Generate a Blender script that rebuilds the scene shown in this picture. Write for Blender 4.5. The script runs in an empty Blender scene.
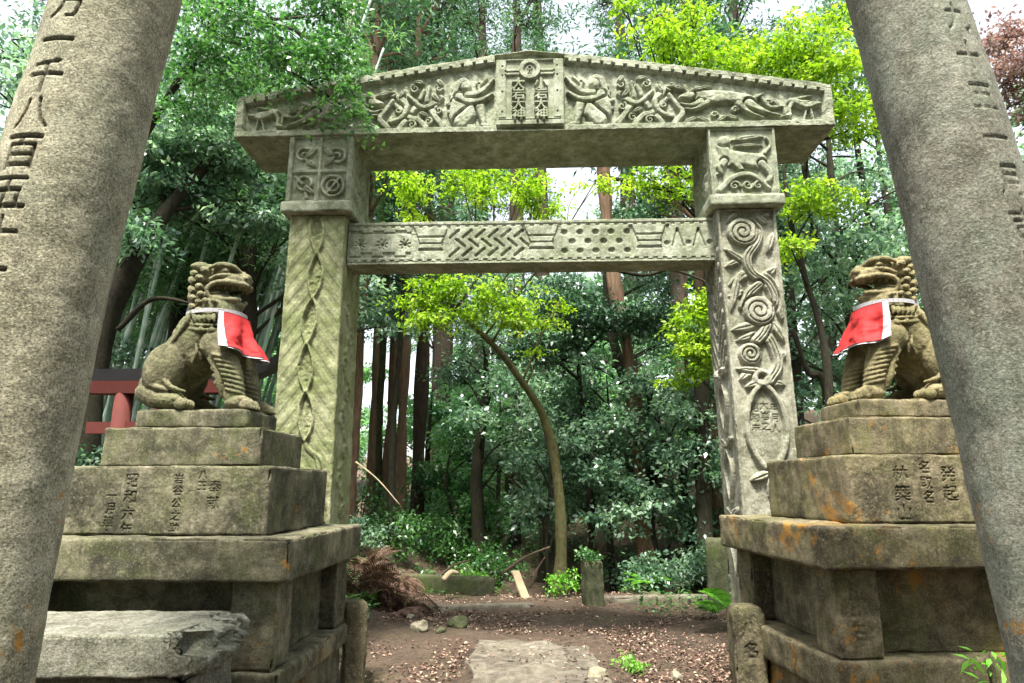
import bpy, bmesh, math, random
import numpy as np
from mathutils import Vector, Matrix
R = math.radians
random.seed(7)
rng = np.random.default_rng(11)
sc = bpy.context.scene
C = bpy.data.collections.new('Scene'); sc.collection.children.link(C)

# ------------------------------------------------------------------ camera
EYE = 1.5; F = 660.0; PITCH = math.atan(145/660.0)
cam = bpy.data.cameras.new('camera'); camo = bpy.data.objects.new('camera', cam); C.objects.link(camo)
cam.sensor_width = 36; cam.lens = F/1024*36; cam.clip_end = 600; cam.clip_start = 0.05
camo.location = (0, 0, EYE); camo.rotation_euler = (math.pi/2+PITCH, 0, 0)
sc.camera = camo
_c, _s = math.cos(PITCH), math.sin(PITCH)
def at(px, py, Y):
    """world point at distance Y in front of the standpoint, seen at photo pixel px,py"""
    r = (341.5-py)/F
    h = Y*(_s+r*_c)/(_c-r*_s)
    zc = Y*_c+h*_s
    return np.array([(px-512)/F*zc, Y, EYE+h])

# ------------------------------------------------------------------ tagging
def tag(o, label=None, cat=None, group=None, kind=None):
    if label: o['label'] = label
    if cat: o['category'] = cat
    if group: o['group'] = group
    if kind: o['kind'] = kind
    return o
def empty(name, loc=(0, 0, 0), rz=0, label=None, cat=None, group=None):
    o = bpy.data.objects.new(name, None); C.objects.link(o)
    o.empty_display_size = .2
    o.location = loc; o.rotation_euler = (0, 0, rz)
    return tag(o, label, cat, group)
def copy_tree(o, parent=None):
    c = o.copy(); C.objects.link(c); c.parent = parent
    for ch in o.children: copy_tree(ch, c)
    return c

# ------------------------------------------------------------------ noise
def _hash(ix, iy, iz, seed):
    h = (ix.astype(np.int64)*374761393 + iy.astype(np.int64)*668265263 + iz.astype(np.int64)*2147483647 + seed*974711) & 0xffffffff
    h = ((h ^ (h >> 13))*1274126177) & 0xffffffff
    h = h ^ (h >> 16)
    return (h & 0xffff)/65535.0
def vnoise(p, scale=1.0, seed=0):
    q = np.asarray(p, float)*scale
    i = np.floor(q); f = q-i; f = f*f*(3-2*f)
    r = 0
    for dx in (0, 1):
        for dy in (0, 1):
            for dz in (0, 1):
                w = (f[..., 0] if dx else 1-f[..., 0])*(f[..., 1] if dy else 1-f[..., 1])*(f[..., 2] if dz else 1-f[..., 2])
                r = r+w*_hash(i[..., 0]+dx, i[..., 1]+dy, i[..., 2]+dz, seed)
    return r*2-1
def fbm(p, scale=1.0, seed=0, octv=3):
    seed = int(seed*7)
    a = 0; k = 1
    for o in range(octv):
        a = a+vnoise(p, scale*2**o, seed+o)*k; k *= .5
    return a

# ------------------------------------------------------------------ mesh builders
def mesh_obj(name, verts, faces, mat, parent=None, smooth=False, attr=None, mats=None, midx=None):
    me = bpy.data.meshes.new(name)
    v = np.ascontiguousarray(verts, dtype=np.float32)
    if isinstance(faces, np.ndarray):
        k = faces.shape[1]; n = len(faces)
        me.vertices.add(len(v)); me.vertices.foreach_set('co', v.ravel())
        me.loops.add(n*k); me.loops.foreach_set('vertex_index', np.ascontiguousarray(faces, dtype=np.int32).ravel())
        me.polygons.add(n)
        me.polygons.foreach_set('loop_start', np.arange(0, n*k, k, dtype=np.int32))
        me.polygons.foreach_set('loop_total', np.full(n, k, dtype=np.int32))
        me.update(calc_edges=True)
    else:
        me.from_pydata([tuple(x) for x in v], [], faces)
    for m in (mats or [mat]): me.materials.append(m)
    if midx is not None: me.polygons.foreach_set('material_index', np.asarray(midx, dtype=np.int32))
    if smooth: me.polygons.foreach_set('use_smooth', np.ones(len(me.polygons), dtype=bool))
    if attr:
        for k, a in attr.items():
            at_ = me.attributes.new(k, 'FLOAT', 'POINT'); at_.data.foreach_set('value', np.ascontiguousarray(a, dtype=np.float32))
    me.update()
    o = bpy.data.objects.new(name, me); C.objects.link(o)
    if parent: o.parent = parent
    return o
class MB:
    """collects quads/tris from several shapes into one mesh"""
    def __init__(s): s.v = []; s.f = []; s.n = 0
    def add(s, v, f):
        v = np.asarray(v, float); s.v.append(v)
        s.f += [tuple(int(i)+s.n for i in q) for q in f]; s.n += len(v); return s
    def box(s, c, d, rot=None):
        c = np.array(c, float); d = np.array(d, float)/2
        v = np.array([[x, y, z] for x in (-1, 1) for y in (-1, 1) for z in (-1, 1)])*d
        if rot is not None: v = v@np.array(rot).T
        return s.add(v+c, [(0, 1, 3, 2), (4, 6, 7, 5), (0, 4, 5, 1), (2, 3, 7, 6), (0, 2, 6, 4), (1, 5, 7, 3)])
    def tube(s, pts, rad, n=8, wob=0, seed=0, cap=True):
        v, f = tube_np(pts, rad, n, wob, seed, cap); return s.add(v, f)
    def build(s, name, mat, parent=None, smooth=False):
        return mesh_obj(name, np.concatenate(s.v), s.f, mat, parent, smooth)
def tube_np(pts, rad, n=8, wob=0, seed=0, cap=True):
    pts = np.asarray(pts, float); m = len(pts)
    rad = np.broadcast_to(np.asarray(rad, float), (m,)) if np.ndim(rad) == 0 else np.asarray(rad, float)
    t = np.gradient(pts, axis=0); t /= (np.linalg.norm(t, axis=1)[:, None]+1e-9)
    ref = np.array([0, 0, 1.0]) if abs(t[:, 2]).mean() < .8 else np.array([1.0, 0, 0])
    a = np.zeros_like(t); k0 = np.cross(t[0], ref)
    if np.linalg.norm(k0) < .15: k0 = np.cross(t[0], np.array([0, 1.0, 0]))
    a[0] = k0/np.linalg.norm(k0)
    for i in range(1, m):                                   # carry the frame along the curve so it never flips
        q = a[i-1]-t[i]*np.dot(a[i-1], t[i]); a[i] = q/(np.linalg.norm(q)+1e-9)
    b = np.cross(t, a)
    th = np.arange(n)/n*2*np.pi
    ring = a[:, None]*np.cos(th)[None, :, None]+b[:, None]*np.sin(th)[None, :, None]
    v = pts[:, None]+ring*rad[:, None, None]
    if wob: v = v+ring*(fbm(v, 1/(3*rad.max()), seed)*wob*rad[:, None])[..., None]
    v = v.reshape(-1, 3); f = []
    for i in range(m-1):
        for j in range(n):
            k = (j+1) % n; f.append((i*n+j, i*n+k, (i+1)*n+k, (i+1)*n+j))
    if cap: f.append(tuple(range(n-1, -1, -1))); f.append(tuple((m-1)*n+j for j in range(n)))
    return v, f
def spline(pts, n):
    """smooth curve (Catmull-Rom) through control points"""
    p = np.asarray(pts, float); P = np.vstack([2*p[0]-p[1], p, 2*p[-1]-p[-2]]); out = []
    seg = len(p)-1
    for u in np.linspace(0, seg, n):
        i = min(int(u), seg-1); t = u-i; a, b, c, d = P[i], P[i+1], P[i+2], P[i+3]
        out.append(.5*((2*b)+(-a+c)*t+(2*a-5*b+4*c-d)*t*t+(-a+3*b-3*c+d)*t**3))
    return np.array(out)

# ------------------------------------------------------------------ materials
def newmat(name):
    m = bpy.data.materials.new(name); m.use_nodes = True
    nt = m.node_tree; nt.nodes.clear()
    out = nt.nodes.new('ShaderNodeOutputMaterial'); b = nt.nodes.new('ShaderNodeBsdfPrincipled')
    nt.links.new(b.outputs[0], out.inputs[0]); return m, nt, b, out
def N(nt, t, **kw):
    n = nt.nodes.new(t)
    for k, v in kw.items():
        if k in n.inputs.keys() if isinstance(k, str) else False: n.inputs[k].default_value = v
        else: setattr(n, k, v)
    return n
def noise(nt, co, scale, detail=4, rough=.6, dist=0):
    n = nt.nodes.new('ShaderNodeTexNoise'); n.inputs['Scale'].default_value = scale; n.inputs['Detail'].default_value = detail
    n.inputs['Roughness'].default_value = rough; n.inputs['Distortion'].default_value = dist
    nt.links.new(co, n.inputs['Vector']); return n.outputs['Fac']
def ramp(nt, fac, stops):
    r = nt.nodes.new('ShaderNodeValToRGB'); e = r.color_ramp.elements
    while len(e) < len(stops): e.new(.5)
    for i, (p, c) in enumerate(stops):
        e[i].position = p; e[i].color = (c, c, c, 1) if np.isscalar(c) else (*c, 1)
    nt.links.new(fac, r.inputs[0]); return r.outputs[0]
def mix(nt, fac, a, b, mode='MIX'):
    n = nt.nodes.new('ShaderNodeMix'); n.data_type = 'RGBA'; n.blend_type = mode; n.clamp_factor = True
    for s, v in ((n.inputs['Factor'], fac), (n.inputs[6], a), (n.inputs[7], b)):
        if hasattr(v, 'links') or hasattr(v, 'is_linked'): nt.links.new(v, s)
        elif np.isscalar(v): s.default_value = v
        else: s.default_value = (*v, 1)
    return n.outputs[2]
def mathn(nt, op, a, b=0.0, clamp=False):
    n = nt.nodes.new('ShaderNodeMath'); n.operation = op; n.use_clamp = clamp
    for s, v in ((n.inputs[0], a), (n.inputs[1], b)):
        if hasattr(v, 'is_linked'): nt.links.new(v, s)
        else: s.default_value = v
    return n.outputs[0]
def attrn(nt, name):
    n = nt.nodes.new('ShaderNodeAttribute'); n.attribute_name = name; return n.outputs['Fac']

def stone_mat(name, light, dark, moss=(.10, .13, .045), moss_amt=.4, lichen=0.0, grain=1.0, bump=.6, letter_tone=(.05, .05, .04), streak=.3, spk=.3, blotch=.45, foot=0):
    m, nt, b, out = newmat(name)
    tc = nt.nodes.new('ShaderNodeTexCoord'); co = tc.outputs['Object']
    big = noise(nt, co, 2.3, 5, .65, .4); mid = noise(nt, co, 11, 6, .7); fine = noise(nt, co, 80*grain, 3, .7)
    c = mix(nt, ramp(nt, big, [(.40, 0), (.60, 1)]), dark, light)
    c = mix(nt, ramp(nt, mid, [(.42, .0), (.60, .85)]), c, mix(nt, 1.0, c, (.5, .5, .44), 'MULTIPLY'))
    blot = noise(nt, co, 5.2, 8, .8, 1.2)
    c = mix(nt, ramp(nt, blot, [(.52, 0), (.58, blotch)]), c, tuple(x*.38 for x in dark))
    c = mix(nt, ramp(nt, blot, [(.40, blotch*.6), (.46, 0)]), c, tuple(min(1, x*1.35) for x in light))
    # moss film, in patches with a shape of their own
    mo = noise(nt, co, 3.1, 7, .72, .8)
    mo2 = mathn(nt, 'MULTIPLY', ramp(nt, mo, [(.46, 0), (.62, 1)]), moss_amt)
    c = mix(nt, mo2, c, moss)
    # vertical streaks of damp
    mp = nt.nodes.new('ShaderNodeMapping'); mp.inputs['Scale'].default_value = (9, 9, .8); nt.links.new(co, mp.inputs['Vector'])
    st = noise(nt, mp.outputs[0], 1.6, 5, .7)
    c = mix(nt, mathn(nt, 'MULTIPLY', ramp(nt, st, [(.5, 0), (.68, 1)]), streak), c, tuple(x*.35 for x in dark))
    # pale dry lichen spots
    sp = noise(nt, co, 26, 5, .75)
    c = mix(nt, mathn(nt, 'MULTIPLY', ramp(nt, sp, [(.58, 0), (.66, 1)]), .35), c, tuple(min(1, x*1.5) for x in light))
    # mineral grain
    c = mix(nt, ramp(nt, fine, [(.36, spk), (.5, 0)]), c, (.03, .03, .028))
    c = mix(nt, ramp(nt, fine, [(.55, 0), (.7, spk*.8)]), c, tuple(min(1, x*1.7) for x in light))
    if lichen > 0:
        l = noise(nt, co, 2.0, 6, .75, .6); l2 = noise(nt, co, 30, 4, .8)
        l = mathn(nt, 'ADD', l, mathn(nt, 'MULTIPLY', l2, .25))
        c = mix(nt, ramp(nt, l, [(.775-.055*lichen, 0), (.83-.055*lichen, .8)]), c, (.36, .17, .025))
    if foot > 0:
        sx = nt.nodes.new('ShaderNodeSeparateXYZ'); nt.links.new(co, sx.inputs[0])
        l = mathn(nt, 'ADD', noise(nt, co, 7, 6, .75, .6), mathn(nt, 'MULTIPLY', sx.outputs['Z'], -.085))
        c = mix(nt, ramp(nt, l, [(.54-.07*foot, 0), (.60-.07*foot, .85)]), c, (.40, .19, .02))
    ik = attrn(nt, 'ink')
    c = mix(nt, ik, c, letter_tone)  # engraved letters are mixed towards a darker colour than the stone
    nt.links.new(c, b.inputs['Base Color']); b.inputs['Roughness'].default_value = .9
    b.inputs['Specular IOR Level'].default_value = .3
    bp = nt.nodes.new('ShaderNodeBump'); bp.inputs['Strength'].default_value = bump; bp.inputs['Distance'].default_value = .008
    hh = mathn(nt, 'ADD', mathn(nt, 'MULTIPLY', fine, .6), mathn(nt, 'MULTIPLY', noise(nt, co, 34, 6, .8), 1.2))
    nt.links.new(hh, bp.inputs['Height']); nt.links.new(bp.outputs[0], b.inputs['Normal'])
    return m
M = {}
M['gate'] = stone_mat('gate_stone', (.40, .42, .32), (.26, .28, .19), moss=(.16, .20, .09), moss_amt=.4, streak=.25, spk=.22)
M['gate_right'] = stone_mat('gate_post_stone', (.42, .41, .33), (.27, .27, .20), moss=(.17, .20, .10), moss_amt=.3, streak=.2, spk=.25)
M['gate_left'] = stone_mat('gate_mossy_stone', (.33, .34, .20), (.22, .24, .11), moss=(.15, .19, .06), moss_amt=.6, streak=.3, spk=.2)
M['pedL'] = stone_mat('pedestal_mossy_stone', (.235, .215, .145), (.06, .058, .036), moss=(.095, .115, .035), moss_amt=.5, lichen=.35, streak=.5, spk=.35)
M['pedR'] = stone_mat('pedestal_weathered_stone', (.25, .21, .13), (.08, .07, .042), moss=(.13, .14, .04), moss_amt=.45, lichen=1.15, streak=.45, spk=.4)
M['pillarL'] = stone_mat('pillar_granite', (.46, .43, .31), (.33, .305, .21), moss=(.25, .28, .19), moss_amt=.4, grain=1.6, bump=.7, streak=.3, spk=.65, blotch=.35, foot=.45, letter_tone=(.065, .055, .04))
M['pillarR'] = stone_mat('pillar_grey_granite', (.33, .325, .26), (.21, .20, .155), moss=(.21, .235, .175), moss_amt=.8, grain=1.4, blotch=.2, foot=.9, lichen=.0, bump=.7, streak=.4, spk=.5, letter_tone=(.03, .028, .022))
M['lion'] = stone_mat('lion_stone', (.27, .245, .15), (.12, .115, .06), moss=(.10, .13, .045), moss_amt=.6, lichen=.25, streak=.2, spk=.3, bump=.8)
M['lionR'] = stone_mat('lion_ochre_stone', (.33, .28, .155), (.18, .155, .075), moss=(.12, .14, .04), moss_amt=.4, lichen=.6, streak=.2, spk=.3, bump=.8)
M['slab'] = stone_mat('broken_slab_stone', (.32, .31, .25), (.15, .145, .11), moss=(.11, .13, .07), moss_amt=.4, streak=.1, spk=.5, bump=1)
M['path'] = stone_mat('path_stone', (.215, .19, .15), (.12, .10, .08), moss=(.17, .16, .10), moss_amt=.3, streak=.0, spk=.3, bump=1)
M['mossrock'] = stone_mat('mossy_rock', (.15, .15, .09), (.07, .08, .04), moss=(.07, .10, .02), moss_amt=.8, streak=.2, spk=.3)
M['paleRock'] = stone_mat('pale_rock', (.40, .37, .28), (.24, .21, .15), moss=(.2, .2, .08), moss_amt=.3, streak=0, spk=.2)

def plain(name, col, rough=.7, var=.15, scale=12, bump=.2, metallic=0):
    m, nt, b, out = newmat(name); tc = nt.nodes.new('ShaderNodeTexCoord')
    n = noise(nt, tc.outputs['Object'], scale, 5, .7)
    c = mix(nt, n, tuple(x*(1-var*2) for x in col), tuple(min(1, x*(1+var*2)) for x in col))
    nt.links.new(c, b.inputs['Base Color']); b.inputs['Roughness'].default_value = rough; b.inputs['Metallic'].default_value = metallic
    bp = nt.nodes.new('ShaderNodeBump'); bp.inputs['Strength'].default_value = bump; bp.inputs['Distance'].default_value = .004
    nt.links.new(noise(nt, tc.outputs['Object'], scale*5, 4), bp.inputs['Height']); nt.links.new(bp.outputs[0], b.inputs['Normal'])
    return m
M['vermilion'] = plain('vermilion_paint', (.085, .011, .006), .85, .2, 6)
M['blackpaint'] = plain('black_paint', (.025, .025, .028), .45, .3, 5)
M['redcloth'] = plain('red_cloth', (.36, .008, .008), .8, .12, 7, .1)
M['whitecloth'] = plain('white_cloth', (.38, .37, .38), .8, .05, 9, .1)
M['wood'] = plain('bare_wood', (.28, .23, .14), .85, .25, 7, .5)
M['deadwood'] = plain('dead_wood', (.16, .11, .075), .9, .3, 9, .5)

def bark_mat(name, light, dark, moss=None, amt=.4, vs=.12):
    m, nt, b, out = newmat(name); tc = nt.nodes.new('ShaderNodeTexCoord'); co = tc.outputs['Object']
    mp = nt.nodes.new('ShaderNodeMapping'); mp.inputs['Scale'].default_value = (1, 1, vs); nt.links.new(co, mp.inputs['Vector'])
    n1 = noise(nt, mp.outputs[0], 26, 6, .75, .3); n2 = noise(nt, co, 1.6, 5, .7)
    c = mix(nt, ramp(nt, n1, [(.35, 0), (.65, 1)]), dark, light)
    c = mix(nt, ramp(nt, n2, [(.35, 0), (.7, .6)]), c, tuple(x*.5 for x in dark))
    if moss: c = mix(nt, mathn(nt, 'MULTIPLY', ramp(nt, noise(nt, co, 3, 6, .8, .5), [(.42, 0), (.6, 1)]), amt), c, moss)
    nt.links.new(c, b.inputs['Base Color']); b.inputs['Roughness'].default_value = .95
    b.inputs['Specular IOR Level'].default_value = .15
    bp = nt.nodes.new('ShaderNodeBump'); bp.inputs['Strength'].default_value = 1; bp.inputs['Distance'].default_value = .03
    nt.links.new(n1, bp.inputs['Height']); nt.links.new(bp.outputs[0], b.inputs['Normal'])
    return m
M['cedar'] = bark_mat('cedar_bark', (.34, .21, .14), (.14, .08, .055), (.12, .13, .07), .25)
M['cedar_dark'] = bark_mat('dark_cedar_bark', (.12, .08, .06), (.045, .03, .024), (.07, .08, .05), .3)
M['bark'] = bark_mat('grey_brown_bark', (.13, .11, .07), (.045, .038, .025), (.09, .12, .035), .5, .4)
M['mossbark'] = bark_mat('mossy_bark', (.19, .165, .085), (.06, .052, .028), (.11, .13, .035), .5, .5)
M['bark_dark'] = bark_mat('dark_bark', (.06, .05, .038), (.022, .018, .014), (.04, .05, .02), .4, .4)

def leaf_mat(name, cols, trans=.35, rough=.45, spec=.5, tcol=None):
    m, nt, b, out = newmat(name)
    r = attrn(nt, 'rnd')
    c = ramp(nt, r, [(i/(len(cols)-1), x) for i, x in enumerate(cols)])
    nt.links.new(c, b.inputs['Base Color']); b.inputs['Roughness'].default_value = rough; b.inputs['Specular IOR Level'].default_value = spec
    if trans > 0:
        t = nt.nodes.new('ShaderNodeBsdfTranslucent')
        nt.links.new(mix(nt, 1.0, c, tcol or (1.25, 1.5, .7), 'MULTIPLY'), t.inputs[0])
        ms = nt.nodes.new('ShaderNodeMixShader'); ms.inputs[0].default_value = trans
        nt.links.new(b.outputs[0], ms.inputs[1]); nt.links.new(t.outputs[0], ms.inputs[2]); nt.links.new(ms.outputs[0], out.inputs[0])
    return m
M['leaf_teal'] = leaf_mat('glossy_evergreen_leaf', [(.035, .085, .055), (.11, .21, .135), (.23, .36, .24), (.40, .52, .38)], .45, .3, 1.0, (1.1, 1.3, .85))
M['leaf_green'] = leaf_mat('green_leaf', [(.015, .06, .02), (.04, .13, .035), (.09, .22, .06), (.18, .34, .13)], .38, .38, .8)
M['leaf_maple'] = leaf_mat('fresh_maple_leaf', [(.07, .15, .012), (.18, .30, .018), (.31, .44, .03), (.44, .55, .07)], .45, .5, .4)
M['leaf_mapleg'] = leaf_mat('shaded_maple_leaf', [(.05, .15, .025), (.11, .26, .035), (.2, .37, .05), (.32, .48, .08)], .45, .5, .4)
M['leaf_cedar'] = leaf_mat('cedar_needle_spray', [(.04, .10, .06), (.07, .16, .09), (.11, .22, .12), (.17, .29, .16)], .25, .6, .3)
M['leaf_dark'] = leaf_mat('dark_leaf', [(.015, .045, .028), (.03, .075, .045), (.05, .11, .06), (.08, .16, .09)], .2, .4, .5)
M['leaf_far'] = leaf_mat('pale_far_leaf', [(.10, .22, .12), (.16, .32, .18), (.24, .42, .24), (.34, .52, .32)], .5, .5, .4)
M['leaf_blossom'] = leaf_mat('cream_new_leaf', [(.30, .26, .16), (.42, .36, .22), (.55, .47, .31), (.65, .58, .42)], .4, .6, .3, (1.1, 1.05, .9))
M['leaf_pink'] = leaf_mat('red_maple_leaf', [(.16, .10, .08), (.25, .17, .14), (.36, .26, .22), (.44, .35, .3)], .4, .5, .4, (1.1, .9, .85))
M['leaf_bamboo'] = leaf_mat('bamboo_leaf', [(.05, .13, .06), (.09, .2, .09), (.15, .28, .12), (.24, .38, .18)], .4, .45, .5)
M['leaf_weed'] = leaf_mat('bright_weed_leaf', [(.06, .2, .02), (.12, .32, .03), (.18, .42, .05), (.25, .5, .08)], .4, .45, .5)
M['litter'] = leaf_mat('leaf_litter', [(.06, .035, .025), (.17, .10, .075), (.30, .205, .15), (.50, .40, .29)], .0, .8, .2)
M['deadfrond'] = leaf_mat('dead_frond', [(.10, .06, .045), (.16, .09, .065), (.20, .125, .095), (.28, .19, .14)], .1, .8, .2)

mb_, nt, b, out = newmat('bamboo_culm')
tc = nt.nodes.new('ShaderNodeTexCoord'); n1 = noise(nt, tc.outputs['Object'], 3, 4)
c = mix(nt, n1, (.14, .27, .20), (.42, .52, .42)); nd = attrn(nt, 'rnd'); c = mix(nt, nd, c, (.5, .55, .48))
nt.links.new(c, b.inputs['Base Color']); b.inputs['Roughness'].default_value = .4; M['bamboo'] = mb_

# ground
m, nt, b, out = newmat('forest_floor'); tc = nt.nodes.new('ShaderNodeTexCoord'); co = tc.outputs['Object']
n1 = noise(nt, co, .9, 6, .7, .4); n2 = noise(nt, co, 14, 6, .8); n3 = noise(nt, co, 60, 4, .8)
c = mix(nt, ramp(nt, n1, [(.35, 0), (.65, 1)]), (.045, .036, .026), (.14, .105, .076))
c = mix(nt, ramp(nt, n2, [(.4, 0), (.62, .8)]), c, (.20, .14, .10))
c = mix(nt, ramp(nt, n3, [(.35, .7), (.5, 0)]), c, (.03, .02, .015))
c = mix(nt, ramp(nt, noise(nt, co, .7, 6, .75, .8), [(.56, 0), (.68, .55)]), c, (.09, .12, .035))
nt.links.new(c, b.inputs['Base Color']); b.inputs['Roughness'].default_value = .95; b.inputs['Specular IOR Level'].default_value = .2
bp = nt.nodes.new('ShaderNodeBump'); bp.inputs['Strength'].default_value = 1; bp.inputs['Distance'].default_value = .03
nt.links.new(mathn(nt, 'ADD', n2, n3), bp.inputs['Height']); nt.links.new(bp.outputs[0], b.inputs['Normal'])
M['ground'] = m

# ------------------------------------------------------------------ lettering -> raster masks
def glyph_mask(ch, n):
    cu = bpy.data.curves.new('t', 'FONT'); cu.body = ch; cu.resolution_u = 4
    o = bpy.data.objects.new('t', cu); C.objects.link(o)
    bpy.context.view_layer.update()
    me = bpy.data.meshes.new_from_object(o.evaluated_get(bpy.context.evaluated_depsgraph_get()))
    me.calc_loop_triangles()
    V = np.array([v.co[:2] for v in me.vertices]) if len(me.vertices) else np.zeros((0, 2))
    T = [tuple(t.vertices) for t in me.loop_triangles]
    bpy.data.objects.remove(o); bpy.data.curves.remove(cu); bpy.data.meshes.remove(me)
    g = np.zeros((n, n))
    if not len(V): return g
    lo, hi = V.min(0), V.max(0); w = max((hi-lo).max(), .55); cen = (lo+hi)/2
    P = ((V-cen)/w*.92+.5)*n
    for t in T:
        a, b_, c_ = P[list(t)]
        x0, x1 = int(max(0, min(a[0], b_[0], c_[0])-1)), int(min(n-1, max(a[0], b_[0], c_[0])+1))
        y0, y1 = int(max(0, min(a[1], b_[1], c_[1])-1)), int(min(n-1, max(a[1], b_[1], c_[1])+1))
        X, Y = np.meshgrid(np.arange(x0, x1+1)+.5, np.arange(y0, y1+1)+.5)
        d = (b_[0]-a[0])*(c_[1]-a[1])-(c_[0]-a[0])*(b_[1]-a[1])
        if abs(d) < 1e-9: continue
        u = ((X-a[0])*(c_[1]-a[1])-(c_[0]-a[0])*(Y-a[1]))/d
        v = ((b_[0]-a[0])*(Y-a[1])-(X-a[0])*(b_[1]-a[1]))/d
        g[y0:y1+1, x0:x1+1] = np.maximum(g[y0:y1+1, x0:x1+1], ((u >= -.02) & (v >= -.02) & (u+v <= 1.02))*1.0)
    return g
_gl = {}
def put_text(X, Y, chars, x, y, size, gap=1.12):
    """vertical column of characters, top centre at x,y -> mask sampled on the grid X,Y"""
    out_ = np.zeros_like(X)
    for i, ch in enumerate(chars):
        if ch == ' ': continue
        if ch not in _gl: _gl[ch] = glyph_mask(ch, 72)
        g = _gl[ch]; n = g.shape[0]
        cx, cy = x, y-size*(.5+i*gap)
        u = (X-cx)/size*n+n/2; v = (Y-cy)/size*n+n/2
        ok = (u > 1) & (u < n-2) & (v > 1) & (v < n-2)
        uu, vv = np.where(ok, u, 1), np.where(ok, v, 1)
        i0, j0 = uu.astype(int), vv.astype(int); fu, fv = uu-i0, vv-j0
        val = g[j0, i0]*(1-fu)*(1-fv)+g[j0, i0+1]*fu*(1-fv)+g[j0+1, i0]*(1-fu)*fv+g[j0+1, i0+1]*fu*fv
        out_ = np.maximum(out_, np.where(ok, val, 0))
    return out_

# ------------------------------------------------------------------ relief drawing (height fields)
class Relief:
    """height field over a panel; all shapes are strokes and outlines in panel metres"""
    def __init__(s, X, Y): s.X, s.Y = X, Y; s.H = np.zeros_like(X)
    def _seg(s, a, b, ra, rb):
        ax, ay = a; bx, by = b; dx, dy = bx-ax, by-ay; L = dx*dx+dy*dy+1e-12
        t = np.clip(((s.X-ax)*dx+(s.Y-ay)*dy)/L, 0, 1)
        return np.hypot(s.X-ax-t*dx, s.Y-ay-t*dy), ra+(rb-ra)*t
    def _acc(s, d, r, h, edge, lay):
        k = np.clip((r-d)/edge, 0, 1); p = h*np.sqrt(1-(1-k)**2)
        if h > 0:
            if lay: # dark outline cut round the shape so that it stands off its neighbours
                g = np.clip(1-np.abs(d-r-.005)/.013, 0, 1)
                s.H = np.where(d > r, s.H*(1-g*.85), s.H)
            s.H = np.maximum(s.H*(1-lay*(k > 0)), p) if lay else np.maximum(s.H, p)
        else: s.H = s.H+p
    def stroke(s, pts, r, h=.02, edge=None, lay=0, n=None):
        pts = np.asarray(pts, float)
        if len(pts) > 2: pts = spline(pts, n or len(pts)*6)
        rr = np.linspace(0, 1, len(pts)); R_ = np.interp(rr, np.linspace(0, 1, len(np.atleast_1d(r))), np.atleast_1d(r)) if np.ndim(r) else np.full(len(pts), r)
        D = np.full_like(s.X, 9.); RR = np.full_like(s.X, R_[0])
        for i in range(len(pts)-1):
            d, q = s._seg(pts[i], pts[i+1], R_[i], R_[i+1]); m_ = (d-q) < (D-RR)
            D = np.where(m_, d, D); RR = np.where(m_, q, RR)
        s._acc(D, RR, h, edge or max(R_.max()*.5, .006), lay); return s
    def ell(s, c, rx, ry, rot=0, h=.02, edge=.5, lay=0):
        ca, sa = math.cos(rot), math.sin(rot); x = (s.X-c[0])*ca+(s.Y-c[1])*sa; y = -(s.X-c[0])*sa+(s.Y-c[1])*ca
        q = np.hypot(x/rx, y/ry); m_ = min(rx, ry)
        s._acc(q*m_, m_, h, edge*m_, lay); return s
    def rect(s, x0, x1, y0, y1, h=.02, edge=.008):
        d = np.minimum(np.minimum(s.X-x0, x1-s.X), np.minimum(s.Y-y0, y1-s.Y)); k = np.clip(d/edge, 0, 1)
        s.H = s.H+h*k if h < 0 else np.maximum(s.H, h*k); return s
    def ring(s, c, r, w, h=.02):
        d = np.abs(np.hypot(s.X-c[0], s.Y-c[1])-r); s._acc(d, w, h, w*.8, 0); return s
    def spiral(s, c, r0, turns, a0, w, h=.02, dirn=1, lay=0):
        k = np.linspace(0, 1, int(22*turns)); r = r0*(1-k*.88); a = a0+dirn*k*turns*2*np.pi
        s.stroke(np.c_[c[0]+r*np.cos(a), c[1]+r*np.sin(a)], [w, w*.6], h, lay=lay, n=len(k)); return s
    def leaf(s, a, b, w, h=.02, lay=1):
        a = np.array(a); b = np.array(b); s.stroke([a, a*.65+b*.35, a*.3+b*.7, b], [w*.25, w, w*.8, w*.1], h, lay=lay)
        s.stroke([a, b], w*.12, -h*.35); return s

def panel(name, P, nx, ny, hfun, nrm, mat, parent, letter_tone=None):
    """grid over [0,1]^2 mapped by P(u,v)->(...,3); displaced along nrm by hfun(metre grids)"""
    u, v = np.meshgrid(np.linspace(0, 1, nx), np.linspace(0, 1, ny)); return u, v

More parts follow.
